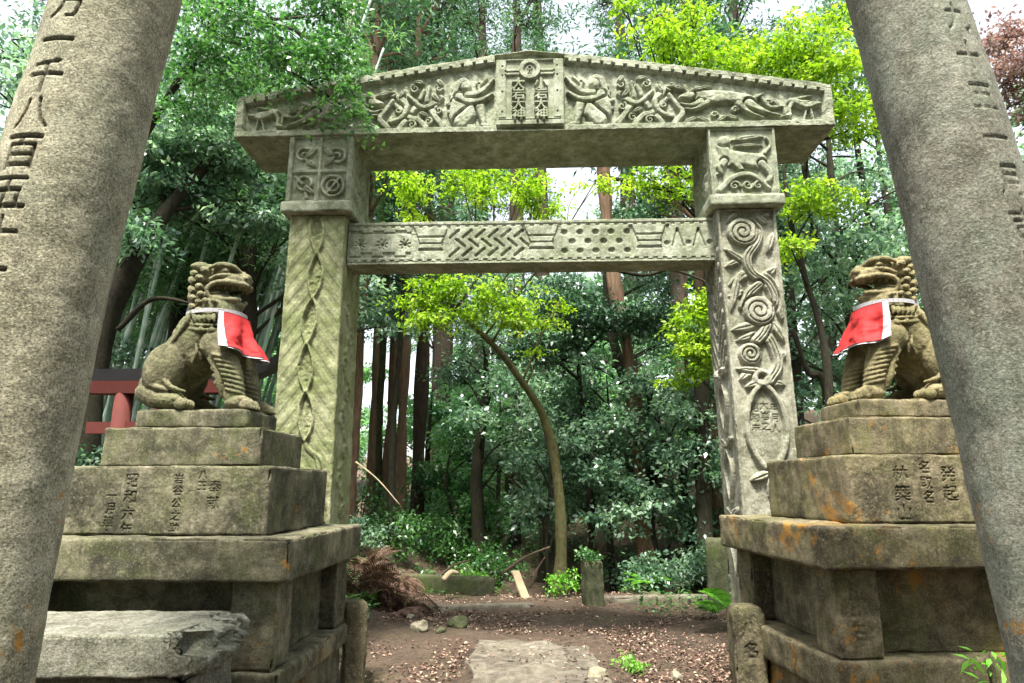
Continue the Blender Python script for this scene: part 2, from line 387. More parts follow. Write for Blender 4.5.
def grid_faces(nx, ny, off=0, flip=False):
    i, j = np.meshgrid(np.arange(nx-1), np.arange(ny-1)); a = (j*nx+i).ravel()+off
    q = np.stack([a, a+1, a+nx+1, a+nx], 1)
    return q[:, ::-1] if flip else q
def lin(a, b, step, dense=.012):
    n = max(2, int(round((b-a)/step))+1); g = np.linspace(a, b, n)
    e = [dense*.35, dense]
    if (b-a) > 4*dense: g = np.unique(np.concatenate([g, [a+x for x in e], [b-x for x in e]]))
    return g
def worn_box(lo, hi, step=.03, rnd=.012, wear=.004, seed=1, warp=None, fine=None, chip=0.0):
    """box with worn rounded edges; fine = {face: (step, fn(a,b)->(height, ink))}; faces '-y' '+y' '-x' '+x' '-z' '+z'"""
    lo = np.array(lo, float); hi = np.array(hi, float); V = []; Fc = []; LETTER_TONE = []; off = 0
    fine = fine or {}
    for key, ax, sg in (('-x', 0, -1), ('+x', 0, 1), ('-y', 1, -1), ('+y', 1, 1), ('-z', 2, -1), ('+z', 2, 1)):
        a, b_ = [k for k in range(3) if k != ax]
        stp, fn = fine.get(key, (step, None))
        ga, gb = lin(lo[a], hi[a], stp), lin(lo[b_], hi[b_], stp)
        A, B = np.meshgrid(ga, gb)
        p = np.zeros(A.shape+(3,)); p[..., a] = A; p[..., b_] = B; p[..., ax] = hi[ax] if sg > 0 else lo[ax]
        q = np.clip(p, lo+rnd, hi-rnd); d = p-q; L = np.linalg.norm(d, axis=-1, keepdims=True); nrm = d/np.maximum(L, 1e-9)
        w = fbm(p, 9, seed)[..., None]*wear+fbm(p, 45, seed+5)[..., None]*wear*.35
        edge = np.clip((np.sum(np.abs(d) > rnd*.5, axis=-1)-1), 0, 2)[..., None]
        ch = np.clip(fbm(p, 7, seed+9)[..., None]-.25, 0, 1)*chip*edge
        p2 = q+nrm*(rnd+w-ch)
        letter_tone = np.zeros(A.shape)
        if fn:
            hgt, letter_tone = fn(A, B); m_ = np.minimum(np.minimum(A-lo[a], hi[a]-A), np.minimum(B-lo[b_], hi[b_]-B)) > rnd*1.2
            p2[..., ax] += sg*np.where(m_, hgt, 0); letter_tone = np.where(m_, letter_tone, 0)
        if warp is not None: p2 = warp(p2)
        V.append(p2.reshape(-1, 3)); LETTER_TONE.append(letter_tone.ravel())
        flip = (sg < 0) if ax != 1 else (sg > 0)
        Fc.append(grid_faces(len(ga), len(gb), off, flip)); off += A.size
    return np.concatenate(V), np.concatenate(Fc), np.concatenate(LETTER_TONE)
def stone(name, lo, hi, mat, parent, **kw):
    v, f, ik = worn_box(lo, hi, **kw); return mesh_obj(name, v, f, mat, parent, True, {'ink': ik})

# ================================================================== CARVED GATE
gate = empty('carved_stone_gate', (0.175, 5.80, 0), R(-2.2), 'tall weathered stone gate with carved lintel, crossbeam and two square posts behind the lion pedestals', 'gate')
ZL = 4.86
def ltop(x): return .43+.46*(1-np.abs(np.clip(x/2.95, -1, 1))**1.12)
def lwarp(p):
    q = p.copy(); k = np.where(p[..., 2] > ZL+.001, 1, 1)
    q[..., 2] = ZL+(p[..., 2]-ZL)*ltop(p[..., 0])/.89
    return q
def lintel_front(A, B):
    Z = (B-ZL)*ltop(A)/.89
    T = ltop(A)
    X = np.abs(A)
    r = Relief(X, Z)
    bg = -.055
    # seated woman, knees drawn up, both arms reaching for the tablet
    fh = .05
    r.stroke([(.66, .09), (.70, .20), (.70, .33), (.66, .43)], [.075, .10, .085, .06], fh, lay=1)       # back and torso
    r.stroke([(.68, .42), (.655, .47)], .035, fh)
    r.ell((.635, .515), .055, .062, .3, fh, .7, lay=1)                                                   # head
    r.stroke([(.60, .53), (.65, .59), (.71, .54), (.745, .44), (.79, .36)], [.02, .03, .035, .03, .012], fh*.8)  # hair
    for q in ((.77, .42), (.80, .33), (.79, .24), (.75, .48)): r.ell(q, .03, .024, .4, fh*.7)
    r.stroke([(.67, .13), (.57, .24), (.50, .34)], [.082, .07, .048], fh, lay=1)                         # thigh
    r.stroke([(.50, .335), (.475, .20), (.455, .10)], [.05, .042, .026], fh, lay=1)                      # shin
    r.stroke([(.46, .085), (.39, .075)], [.028, .018], fh)                                               # foot
    r.stroke([(.60, .075), (.55, .075)], .025, fh*.8)
    r.stroke([(.70, .40), (.58, .345), (.47, .36), (.375, .42)], [.045, .036, .03, .022], fh*1.05, lay=1)   # near arm
    r.stroke([(.62, .42), (.52, .43), (.43, .50), (.36, .585)], [.032, .03, .026, .018], fh, lay=1)      # raised arm
    r.stroke([(.43, .60), (.47, .56), (.505, .52), (.50, .47)], .016, fh*.6)
    r.ell((.505, .545), .035, .03, 0, fh*.6); r.ell((.505, .545), .014, .012, 0, -.02)
    # thicket of twining branches
    for pts in ([(.86, .09), (.95, .22), (1.02, .36), (1.00, .52)], [(1.28, .07), (1.18, .22), (1.10, .36), (1.05, .48)],
                [(1.02, .08), (1.10, .16), (1.20, .20), (1.34, .34)], [(.88, .40), (.96, .33), (1.06, .30), (1.20, .42)],
                [(1.30, .42), (1.22, .32), (1.26, .20), (1.40, .13)], [(1.40, .08), (1.48, .18), (1.42, .28), (1.36, .38)]):
        r.stroke(pts, [.034, .03, .022], fh*.8, lay=1)
    for q, d in (((.90, .50), 1), ((1.14, .50), -1), ((1.00, .14), 1), ((1.36, .46), -1), ((1.16, .11), 1), ((.90, .26), -1), ((1.30, .27), 1)):
        r.spiral(q, .045, 1.3, 1.0, .015, fh*.75, d)
    for a, b_ in (((.92, .60), (.86, .52)), ((1.05, .56), (1.15, .58)), ((1.24, .50), (1.30, .40)), ((.97, .44), (.90, .36)), ((1.09, .24), (1.0, .20))):
        r.leaf(a, b_, .028, fh*.8)
    # leaping long-eared hare
    r.stroke([(1.60, .37), (1.78, .34), (1.98, .33), (2.14, .28)], [.050, .078, .068, .070], fh, lay=1)
    r.stroke([(1.56, .36), (1.47, .345)], [.050, .026], fh, lay=1)
    r.leaf((1.56, .41), (1.78, .455), .024, fh); r.leaf((1.53, .42), (1.33, .475), .024, fh)
    r.stroke([(1.66, .29), (1.56, .25), (1.46, .27)], [.036, .022, .015], fh)
    r.stroke([(1.72, .28), (1.60, .215), (1.50, .215)], [.03, .02, .014], fh)
    r.stroke([(2.12, .26), (2.26, .17), (2.40, .125)], [.052, .028, .018], fh, lay=1)
    r.stroke([(2.02, .26), (2.12, .16), (2.24, .10)], [.04, .022, .016], fh)
    r.stroke([(2.19, .33), (2.26, .36)], [.025, .012], fh)
    for a, b_ in (((1.62, .13), (1.48, .08)), ((1.62, .13), (1.74, .07)), ((1.90, .14), (1.80, .08)), ((1.90, .14), (2.02, .10)), ((2.34, .32), (2.42, .22))):
        r.leaf(a, b_, .026, fh*.75)
    for q in ((1.78, .15), (2.30, .27), (1.98, .20)): r.spiral(q, .035, 1.2, 0, .014, fh*.7)
    r.stroke([(2.24, .34), (2.32, .22), (2.44, .23), (2.46, .14)], [.02, .018, .012], fh*.7)
    # wading bird
    r.stroke([(2.52, .28), (2.66, .235), (2.80, .24)], [.034, .052, .016], fh, lay=1)
    r.stroke([(2.54, .28), (2.50, .20), (2.50, .13)], [.026, .018, .016], fh)
    r.ell((2.49, .125), .032, .026, 0, fh); r.stroke([(2.47, .12), (2.40, .10)], [.014, .006], fh)
    r.stroke([(2.66, .19), (2.63, .075)], .010, fh*.7); r.stroke([(2.70, .19), (2.72, .075)], .010, fh*.7)
    r.stroke([(2.60, .075), (2.76, .075)], .008, fh*.6); r.stroke([(2.56, .30), (2.72, .33)], [.02, .008], fh*.8)
    H = bg+r.H*1.02
    # plain border below, dentil band above, plain ends
    H = np.where(Z < .062, 0, H)
    top = T-Z
    tooth = (np.mod(A+10, .115) < .032)
    H = np.where(top < .085, np.where((top > .052) & tooth, -.03, .0), H)
    H = np.where((top >= .085) & (top < .096), -.036, H)
    H = np.where(X > 2.84, 0, H)
    H = np.where(X < .345, -.05, H)
    H = H+fbm(np.stack([A, Z, A*0], -1), 40, 3)*.0016
    return H, np.zeros_like(A)
def zero(A, B): return np.zeros_like(A), np.zeros_like(A)
stone('lintel', (-2.92, 0, ZL), (2.91, .78, ZL+.89), M['gate'], gate, step=.05, rnd=.012, wear=.004, seed=3, warp=lwarp, chip=.03,
      fine={'-y': (.0058, lintel_front)})
def tablet_front(A, B):
    Y = B-ZL; r = Relief(A, Y)
    r.rect(-.33, -.285, .07, .80, .0); H = np.full_like(A, -.018)
    fr = (np.abs(A) > .235) | (Y < .135) | (Y > .765)
    H = np.where(fr, 0, H)
    for z0 in (.118, .135): H = np.where((np.abs(Y-z0) < .0045) & (np.abs(A) < .30), -.012, H)
    t = Relief(A, Y)
    for y_ in (.615, .655): t.stroke([(-.23, y_), (.23, y_)], .016, .02)
    d = np.hypot(A, Y-.655); H = np.where(d > .105, H+t.H, H); H = np.where(np.abs(d-.085) < .022, .022, H); H = np.where(d < .063, .006, H)
    q = Relief(A, Y); q.ring((0, .668), .020, .007, .014).stroke([(-.012, .64), (-.014, .612)], .006, .014).stroke([(.012, .64), (.014, .612)], .006, .014)
    H = H+np.where(d < .063, q.H, 0)
    msk = np.zeros_like(A)
    for ox, oy in ((0, 0), (.0055, 0), (-.0055, 0), (0, .0045), (0, -.0045)):
        msk = np.maximum(msk, np.maximum(put_text(A+ox, Y+oy, '大岩大神', -.11, .57, .135, .83), put_text(A+ox, Y+oy, '小岩大神', .11, .57, .135, .83)))
    H = H+msk*.034
    for sx in (-.27, .27):
        for y_ in (.2, .42, .6, .70): H = np.where(np.hypot(A-sx, Y-y_) < .010, -.012, H)
    return H, msk*.0
stone('name_tablet', (-.33, -.016, ZL+.066), (.33, .05, ZL+.775), M['gate'], gate, step=.03, rnd=.004, wear=.0015, seed=8,
      fine={'-y': (.0045, tablet_front)})

# posts
def post_warp(x0, lean, taper):
    def w(p):
        q = p.copy(); h = (4.05-p[..., 2])/4.05
        q[..., 0] = x0+(p[..., 0]-x0)*(1+taper*h)+lean*h
        return q
    return w
XL, XR = -2.045, 2.02
def left_front(A, B):
    X = A-XL; r = Relief(X, B)
    H = -.0048*np.clip(np.sin((B*1.0+np.abs(X)*1.35)*2*np.pi/.17)*2+.2, 0, 1)          # slanting ribs
    H = np.where(np.abs(X) > .245, 0, H)
    ys = np.linspace(1.9, 4.0, 60)
    for sg in (-1, 1):
        xs = sg*.062*np.abs(np.sin((ys-1.9)*np.pi/.44))**.8+.02*np.sin(ys*4)
        r.stroke(np.c_[xs, ys], .014, .028, n=120)
    inside = np.abs(X-.02*np.sin(B*4)) < .060*np.abs(np.sin((B-1.9)*np.pi/.44))**.8
    H = np.where(inside & (B > 1.9), -.012+fbm(np.stack([X, B, X*0], -1), 50, 4)*.005, H)
    for w, hh in ((.215, .02), (.17, .016)):
        r.stroke([(-w, 1.2), (-w, 1.5), (-w*.8, 1.72), (-w*.25, 1.83), (0, 1.93), (w*.25, 1.83), (w*.8, 1.72), (w, 1.5), (w, 1.2)], .016, hh, n=60)
    # frame of the two long edges
    return H+r.H, np.zeros_like(A)
def scroll_side(A, B, y0):
    r = Relief(A-y0, B)
    for i, z in enumerate(np.arange(1.0, 3.4, .27)):
        s = 1 if i % 2 else -1
        r.spiral((s*.07, z), .085, 1.4, 0 if s > 0 else np.pi, .018, .02, s)
        r.leaf((s*.05, z-.08), (-s*.12, z-.16), .03, .018)
    H = np.where(np.abs(A-y0) > .24, 0, -.014)
    return H+r.H, np.zeros_like(A)
def left_side(A, B): return scroll_side(A, B, .36)
def right_front(A, B):
    X = A-XR; r = Relief(X, B); h = .046
    # one big stem scrolling upward with volutes and long leaves
    for a, b_, w in (((.02, 3.60), (-.24, 3.48), .04), ((-.02, 3.50), (-.23, 3.66), .034), ((.06, 3.32), (.23, 3.48), .045), ((.0, 3.45), (-.22, 3.30), .045),
                     ((.12, 3.42), (.235, 3.20), .04), ((-.06, 3.24), (-.23, 3.20), .035), ((.0, 2.93), (-.23, 2.88), .045), ((.04, 2.86), (-.20, 2.78), .035), ((.14, 2.96), (.235, 2.76), .04),
                     ((-.06, 2.54), (-.20, 2.42), .04), ((.16, 3.62), (.235, 3.82), .035), ((.12, 3.92), (.22, 4.01), .03), ((.05, 2.50), (-.22, 2.53), .034), ((.15, 2.58), (.235, 2.68), .034),
                     ((-.12, 3.42), (-.22, 3.05), .035), ((.02, 2.42), (-.16, 2.36), .034), ((.02, 2.42), (.20, 2.38), .038), ((.18, 3.9), (.10, 3.98), .03), ((-.18, 3.92), (-.08, 4.01), .03), ((.2, 3.12), (.235, 2.95), .03)):
        r.leaf(a, b_, w, h*.8)
    for pts in ([(.06, 2.42), (.15, 2.56), (.12, 2.74), (.06, 2.88), (.10, 3.02), (.175, 3.16), (.12, 3.32), (.0, 3.42), (-.03, 3.56), (.06, 3.70), (.10, 3.82), (.04, 3.92)], [(-.02, 2.78), (.04, 2.84), (.09, 2.92)], [(-.10, 3.10), (-.04, 3.22), (.05, 3.3)]):
        r.stroke(pts, [.05, .046, .042], h, lay=1, n=70)
        for dx in (-.018, .018): r.stroke([(a+dx, b_) for a, b_ in pts], .0045, -.022, n=70)
    for c_, r0 in (((-.05, 3.82), .125), ((.03, 3.06), .125), ((-.085, 2.66), .09)):
        r.ell(c_, r0*1.15, r0*1.12, 0, h, .2, lay=1)
        k = np.linspace(0, 1, 60); rr_ = r0*(1-k*.85); aa = .3-k*2*np.pi*2.1
        r.stroke(np.c_[c_[0]+rr_*np.cos(aa), c_[1]+rr_*np.sin(aa)], .0065, -.026, n=60)
    for c_, w in (((.0, 2.44), .06),): r.ring(c_, w, .026, h)
    # medallion with four written columns, tied at the foot
    r.stroke([(.0, 2.40), (-.09, 2.30), (-.16, 2.12), (-.165, 1.92), (-.10, 1.74), (0, 1.64), (.10, 1.74), (.165, 1.92), (.16, 2.12), (.09, 2.30), (.0, 2.40)], .026, h*.9, n=70)
    r.stroke([(.0, 2.37), (-.09, 2.27), (-.135, 2.1), (-.135, 1.94), (-.08, 1.79), (0, 1.70), (.08, 1.79), (.135, 1.94), (.135, 2.1), (.09, 2.27), (.0, 2.37)], .005, -.012, n=70)
    r.leaf((0, 1.62), (-.18, 1.55), .04, h); r.leaf((0, 1.62), (.18, 1.55), .04, h); r.leaf((0, 1.6), (0, 1.35), .05, h)
    tx = np.maximum.reduce([put_text(X, B, '昭和奉', -.085, 2.22, .082), put_text(X, B, '大岩之', .0, 2.24, .082), put_text(X, B, '年月人', .085, 2.22, .082)])
    H = np.where(np.abs(X) > .25, 0, -.030)+r.H
    return H-tx*.010, tx*.25
def right_side(A, B):
    y = A-.36; r = Relief(y, B)
    H = np.where(np.abs(y) > .235, 0, -.012)
    ch = (np.mod(B-np.abs(y)*1.6, .15) < .05) & (B > 2.5) & (np.abs(y) < .22) & (np.abs(y) > .02)
    H = np.where(ch, .014, H)
    for z in (2.35, 1.72, 1.1):
        for sx in (-1, 1):
            r.stroke([(0, z+.12), (sx*.11, z-.08), (0, z-.36)], .016, .036)
            r.leaf((0, z+.14), (sx*.17, z+.21), .045, .038)
            r.stroke([(0, z-.02), (sx*.04, z-.12), (0, z-.22)], .01, .018, n=2)
    return H+r.H, np.zeros_like(A)
pl = stone('post', (XL-.27, .06, 0), (XL+.27, .66, 4.05), M['gate_left'], gate, step=.04, rnd=.014, wear=.004, seed=13, warp=post_warp(XL, .0, .08), chip=.04,
      fine={'-y': (.0075, left_front), '+x': (.012, left_side)})
tag(pl, 'left post, mossy, with a pair of wavy vines')
pr = stone('post', (XR-.27, .06, 0), (XR+.27, .66, 4.05), M['gate_right'], gate, step=.04, rnd=.014, wear=.004, seed=17, warp=post_warp(XR, .06, .0), chip=.04,
      fine={'-y': (.0065, right_front), '-x': (.008, right_side)})
tag(pr, 'right post with scrolling stems, long leaves and a medallion of characters')
def cap_left(A, B):
    X = A-XL; Z = B-4.17; r = Relief(X, Z)
    H = np.full_like(A, -.022); H = np.where((np.abs(np.abs(X)-.285) < .02) | (np.abs(X) < .012) | (np.abs(Z-.32) < .015), .002, H)
    for cx, cz, k in ((-.14, .47, 0), (.14, .47, 1), (-.14, .16, 2), (.14, .16, 3)):
        if k == 3: r.ring((cx, cz), .105, .016, .03).ring((cx, cz), .055, .014, .03).stroke([(cx-.05, cz-.07), (cx+.05, cz+.07)], .014, .03)
        elif k == 2: r.ring((cx, cz+.03), .07, .016, .03).stroke([(cx-.09, cz+.1), (cx, cz), (cx+.03, cz-.12)], .018, .03).leaf((cx, cz), (cx+.1, cz-.08), .03, .03)
        elif k == 0: r.spiral((cx-.03, cz+.02), .085, 1.5, 0, .017, .03).leaf((cx, cz), (cx+.1, cz+.1), .03, .03).leaf((cx, cz-.03), (cx+.1, cz-.11), .03, .03)
        else: r.spiral((cx+.03, cz-.0), .09, 1.5, 2, .017, .03, -1).leaf((cx-.02, cz), (cx-.11, cz+.1), .03, .03).leaf((cx, cz), (cx-.1, cz-.1), .03, .03)
    return H+r.H, np.zeros_like(A)
def cap_right(A, B):
    X = A-XR; Z = B-4.17; r = Relief(X, Z); h = .036
    r.stroke([(-.14, .38), (.02, .36), (.14, .34)], [.085, .075, .085], h, lay=1)       # beast body
    r.stroke([(-.16, .42), (-.20, .52)], [.06, .045], h); r.ell((-.17, .55), .065, .055, .2, h, .6, lay=1)
    r.leaf((-.10, .56), (.22, .60), .03, h); r.leaf((-.08, .50), (.20, .50), .02, h)
    r.stroke([(-.18, .34), (-.24, .22)], [.035, .02], h, lay=1); r.stroke([(-.08, .32), (-.02, .24), (-.06, .18)], [.035, .02], h)
    r.stroke([(.17, .31), (.24, .2), (.20, .1)], [.04, .022], h, lay=1); r.stroke([(.20, .42), (.26, .50), (.23, .58)], [.02, .014], h)
    r.stroke([(-.24, .05), (-.10, .18), (.06, .20), (.22, .06)], [.03, .028, .02], h, lay=1)
    for q, d in (((-.1, .09), 1), ((.02, .10), -1), ((.12, .09), 1)): r.spiral(q, .05, 1.3, 0, .016, h*.8, d)
    r.leaf((-.2, .2), (-.26, .32), .022, h)
    H = np.where(np.abs(X) > .29, 0, -.022)
    return H+r.H, np.zeros_like(A)
def cap_side(A, B):
    y = A-.36; Z = B-4.17; r = Relief(y, Z)
    for q, d in (((-.12, .45), 1), ((.12, .3), -1), ((-.1, .15), 1)): r.spiral(q, .09, 1.4, 0, .02, .026, d)
    r.leaf((-.02, .4), (.16, .52), .04, .026); r.leaf((0, .2), (-.2, .3), .04, .026)
    return np.where(np.abs(y) > .28, 0, -.014)+r.H, np.zeros_like(A)
for xc, fn, sd, mt, lb in ((XL, cap_left, '+x', M['gate'], 'capital carved with four square panels of scrolls'), (XR, cap_right, '-x', M['gate'], 'capital carved with a beast among plants')):
    cp = stone('capital', (xc-.315, .015, 4.17), (xc+.315, .70, ZL-.002), mt, gate, step=.04, rnd=.01, wear=.003, seed=int(xc*10)+50, chip=.03,
               fine={'-y': (.0065, fn), sd: (.012, cap_side)}); tag(cp, lb)
    stone('moulding', (xc-.345, -.02, 4.052), (xc+.345, .74, 4.168), mt, gate, step=.03, rnd=.02, wear=.004, seed=61+int(xc), chip=.04)
BX0, BX1 = XL+.262, XR-.262
def beam_front(A, B):
    X = A; Z = B-3.58; r = Relief(X, Z)
    H = np.zeros_like(A)
    inb = (Z > .055) & (Z < .375)
    # hourglass blocks between the panels
    hg = [-.97, .10, 1.13]
    hgm = np.zeros_like(A, bool)
    for c_ in hg:
        hw = .10+.055*np.clip(np.abs(Z-.215)/.15, 0, 1); inh = (np.abs(X-c_) < hw) & inb; hgm |= inh
        H = np.where((np.abs(X-c_) < .19) & inb & ~inh, -.016, H)
        H = np.where(inh & (np.abs(Z-.215) < .075) & (np.abs(Z-.215) > .06), -.014, H)
        H = np.where(inh & (np.abs(Z-.215) < .007), -.014, H)
        H = np.where(inh & (np.abs(Z-.215) < .05) & (np.abs(Z-.215) > .007), .008, H)
    # 1: stars over a stepped band
    for sx in (-1.66, -1.44, -1.22):
        for k in range(4):
            a = k*np.pi/4+.2; r.stroke([(sx-.05*np.cos(a), .21-.05*np.sin(a)), (sx+.05*np.cos(a), .21+.05*np.sin(a))], .009, -.011)
    st = (X > -1.76) & (X < -1.12)
    H = np.where(st & inb & (Z < .13-.04*(np.mod(X, .22) < .11)) & (Z > .075), -.014, H)
    H = np.where(st & (Z > .315) & (Z < .335+.02*(np.mod(X, .22) < .11)), -.012, H)
    # 2: herringbone notches
    for i in range(6):
        for j in range(3):
            x = -.74+i*.125+(.0 if j != 1 else .06); z = .12+j*.095; d = 1 if j != 1 else -1
            r.stroke([(x-.04, z-.035*d), (x+.04, z+.035*d)], .014, -.020)
    # 3: round dents
    for i in range(5):
        for j in range(3):
            x = .32+i*.15+(.075 if j == 1 else 0); z = .12+j*.095
            if x < .98: r.ell((x, z), .034, .030, 0, -.024, .9)
    # 4: triangles and dots
    for x in (1.40, 1.60):
        r.stroke([(x-.05, .16), (x, .33)], .011, -.016); r.stroke([(x+.05, .16), (x, .33)], .011, -.016)
    for x in (1.30, 1.50, 1.70): r.ell((x, .19), .03, .028, 0, -.018, .8)
    H = H+np.where(hgm, 0, r.H)
    tooth = np.mod(X+10, .09) < .045
    H = np.where(((np.abs(Z-.385) < .008) | (np.abs(Z-.045) < .008)) & tooth, -.012, H)
    H = np.where((np.abs(Z-.40) < .004) | (np.abs(Z-.03) < .003), -.008, H)
    return H+fbm(np.stack([A, Z, A*0], -1), 30, 5)*.0012, np.zeros_like(A)
stone('crossbeam', (BX0, .19, 3.585), (BX1, .50, 4.02), M['gate'], gate, step=.04, rnd=.008, wear=.003, seed=71, chip=.03, fine={'-y': (.006, beam_front)})

# ================================================================== LION PEDESTALS
def inscr(cols, z0, size, depth=.011, letter_tone=.5):
    def fn(A, B):
        m_ = np.zeros_like(A)
        for chars, x, zt, s in cols: m_ = np.maximum(m_, put_text(A, B, chars, x, zt, s))
        er = np.clip(.85+fbm(np.stack([A, B, A*0], -1), 22, 7)*.6, .65, 1)
        return -m_*depth*er, m_*letter_tone*er
    return fn
def mirrored(fn):  # the front face is seen with x to the right, nothing to mirror
    return fn
def pedestal(name, cx, dz, mat, sgn, label, texts, seed, rock):
    ex = .0 if sgn > 0 else .075
    t = empty(name, (cx, 4.72, 0), R(-2.5 if sgn > 0 else 3.5), label, 'pedestal')
    S = dict(step=.03, chip=.05)
    # footing and plinth; y is local: front edge at -0.70
    stone('footing', (-.80-ex, -.60, -.10), (.80, .76, .325), mat, t, rnd=.02, wear=.006, seed=seed, **S)
    stone('plinth', (-.86-ex, -.66, .328), (.86, .84+ex, .49+dz), mat, t, rnd=.022, wear=.006, seed=seed+1, step=.02, chip=.12)
    stone('core_panel', (-.70-ex*.5, -.50, .492+dz), (.70, .66, .981+dz), mat, t, rnd=.01, wear=.004, seed=seed+2, **S)
    for sx in (-1, 1):
        for y0, y1 in ((-.64, -.38), (.52, .78)):
            x0, x1 = sorted((sx*.55-ex*(sx < 0), sx*.82-ex*(sx < 0)))
            fine = {}
            if (texts.get('pil') and sx == texts['pil'][0] and y0 < 0): fine = {'-y': (.008, inscr([(texts['pil'][1], (x0+x1)/2, .90+dz, .10)], 0, 0, .006, .35))}
            stone('pilaster', (x0, y0, .491+dz), (x1, y1, .982+dz), mat, t, rnd=.016, wear=.005, seed=seed+4+sx+int(y0*10), step=.025, chip=.08, fine=fine)
    stone('cornice_slab', (-.91-ex, -.74, .985+dz), (.91, .80+ex, 1.225+dz), mat, t, rnd=.02, wear=.006, seed=seed+20, step=.018, chip=.14)
    b2 = stone('inscribed_block', (-.675, -.52, 1.228+dz), (.675, .60, 1.645+dz), mat, t, rnd=.018, wear=.005, seed=seed+21, step=.018, chip=.10,
          fine={'-y': (.0045, inscr(texts['front'], 0, 0))})
    stone('upper_block', (-.53, -.36, 1.648+dz), (.53, .40, 1.90+dz), mat, t, rnd=.016, wear=.005, seed=seed+22, step=.018, chip=.10)
    stone('statue_plate', (-.385, -.27, 1.903+dz), (.385, .25, 2.03+dz), mat, t, rnd=.02, wear=.006, seed=seed+23, step=.016, chip=.10)
    return t
zt = 1.60
pedestal('lion_pedestal', -2.15, -.02, M['pedL'], 1, 'dark mossy stepped stone pedestal under the left lion, beside the broken stone slab', 'L' and
         {'front': [('昭和六年', -.20, zt-.02, .088), ('一月建之', -.32, zt-.12, .07), ('岩谷公之助', .10, zt-.02, .066), ('八王', .25, zt+.0, .06), ('奉献', .33, zt-.06, .085)]}, 100, None)
pedestal('lion_pedestal', 2.71, .05, M['pedR'], -1, 'ochre-stained stepped stone pedestal under the right lion, beside the grey pillar', 
         {'front': [('林築山', -.33, zt+.03, .105), ('名取', -.17, zt+.06, .085), ('名', -.165, zt-.12, .085), ('発起', -.02, zt+.03, .105), ('寄主', .47, zt+.02, .11)], 'pil': (-1, '山中石')}, 200, None)

# ================================================================== BROKEN SLAB on its support
def slabwarp(p):
    q = p.copy(); k = np.clip((p[..., 0]-.38)/.2, 0, 1)
    n = fbm(p, 8, 4)*.05+fbm(p, 25, 8)*.02+.06*(p[..., 2] > .1)
    q[..., 0] = p[..., 0]-k*np.abs(n)*2.2-k*.16*np.clip((.10-p[..., 2])/.17, 0, 1)+k*.05*fbm(p, 5, 2)
    q[..., 2] = p[..., 2]+k*fbm(p, 14, 6)*.018
    return q
so = empty('broken_slab', (-1.98, 3.57, .645), R(1.5), 'broken grey stone slab lying in front of the left pedestal with a jagged right end', 'stone slab')
v, f, ik = worn_box((-1.1, -.31, 0), (.62, .31, .185), step=.02, rnd=.014, wear=.005, seed=5, warp=slabwarp, chip=.1)
mesh_obj('slab', v, f, M['slab'], so, True, {'ink': ik})
sb = empty('support_block', (-1.95, 3.62, 0), R(-2), 'low rough stone block under the broken slab', 'stone block')
stone('block', (-1.0, -.24, -.1), (.42, .28, .63), M['slab'], sb, rnd=.03, wear=.02, seed=44, step=.03, chip=.15)

# ================================================================== INSCRIBED BOUNDARY POSTS beside the pedestals
def post_thing(x, y, w, h, mat, label, seed, rz=0, text=None, name='boundary_post', z=0, group=None, top=.03):
    def wp(p):
        q = p.copy(); k = np.clip((p[..., 2]-(h-.05))/.05, 0, 1)[..., None]
        q[..., :2] = q[..., :2]*(1-k*.16); return q
    fine = {}
    if text: fine = {'-y': (.007, inscr([(text, 0, h-.09, w*.55)], 0, 0, .008, .4))}
    v, f, ik = worn_box((-w/2, -w/2, -.2), (w/2, w/2, h), step=.025, rnd=.018, wear=.006, seed=seed, warp=wp, chip=.08, fine=fine)
    o = mesh_obj(name, v, f, mat, None, True, {'ink': ik}); o.location = (x, y, z); o.rotation_euler = (0, 0, rz)
    return tag(o, label, 'stone post', group)
post_thing(-1.23, 5.53, .17, .62, M['pedR'], 'short ochre stone post at the inner back corner of the left pedestal', 301, R(20))
post_thing(1.69, 5.10, .22, .66, M['pedR'], 'short square stone post with characters at the inner corner of the right pedestal', 302, R(-6), '八名')
p_ = at(594, 606, 9.0)
post_thing(p_[0], 9.1, .24, .55, M['mossrock'], 'short mossy stone stump with a leafy tuft, right of the leaning tree foot', 303, R(10))
p_ = at(719, 600, 8.9)
post_thing(p_[0], 8.9, .26, .85, M['mossrock'], 'taller mossy stone post behind the right gate post', 304, R(-15))

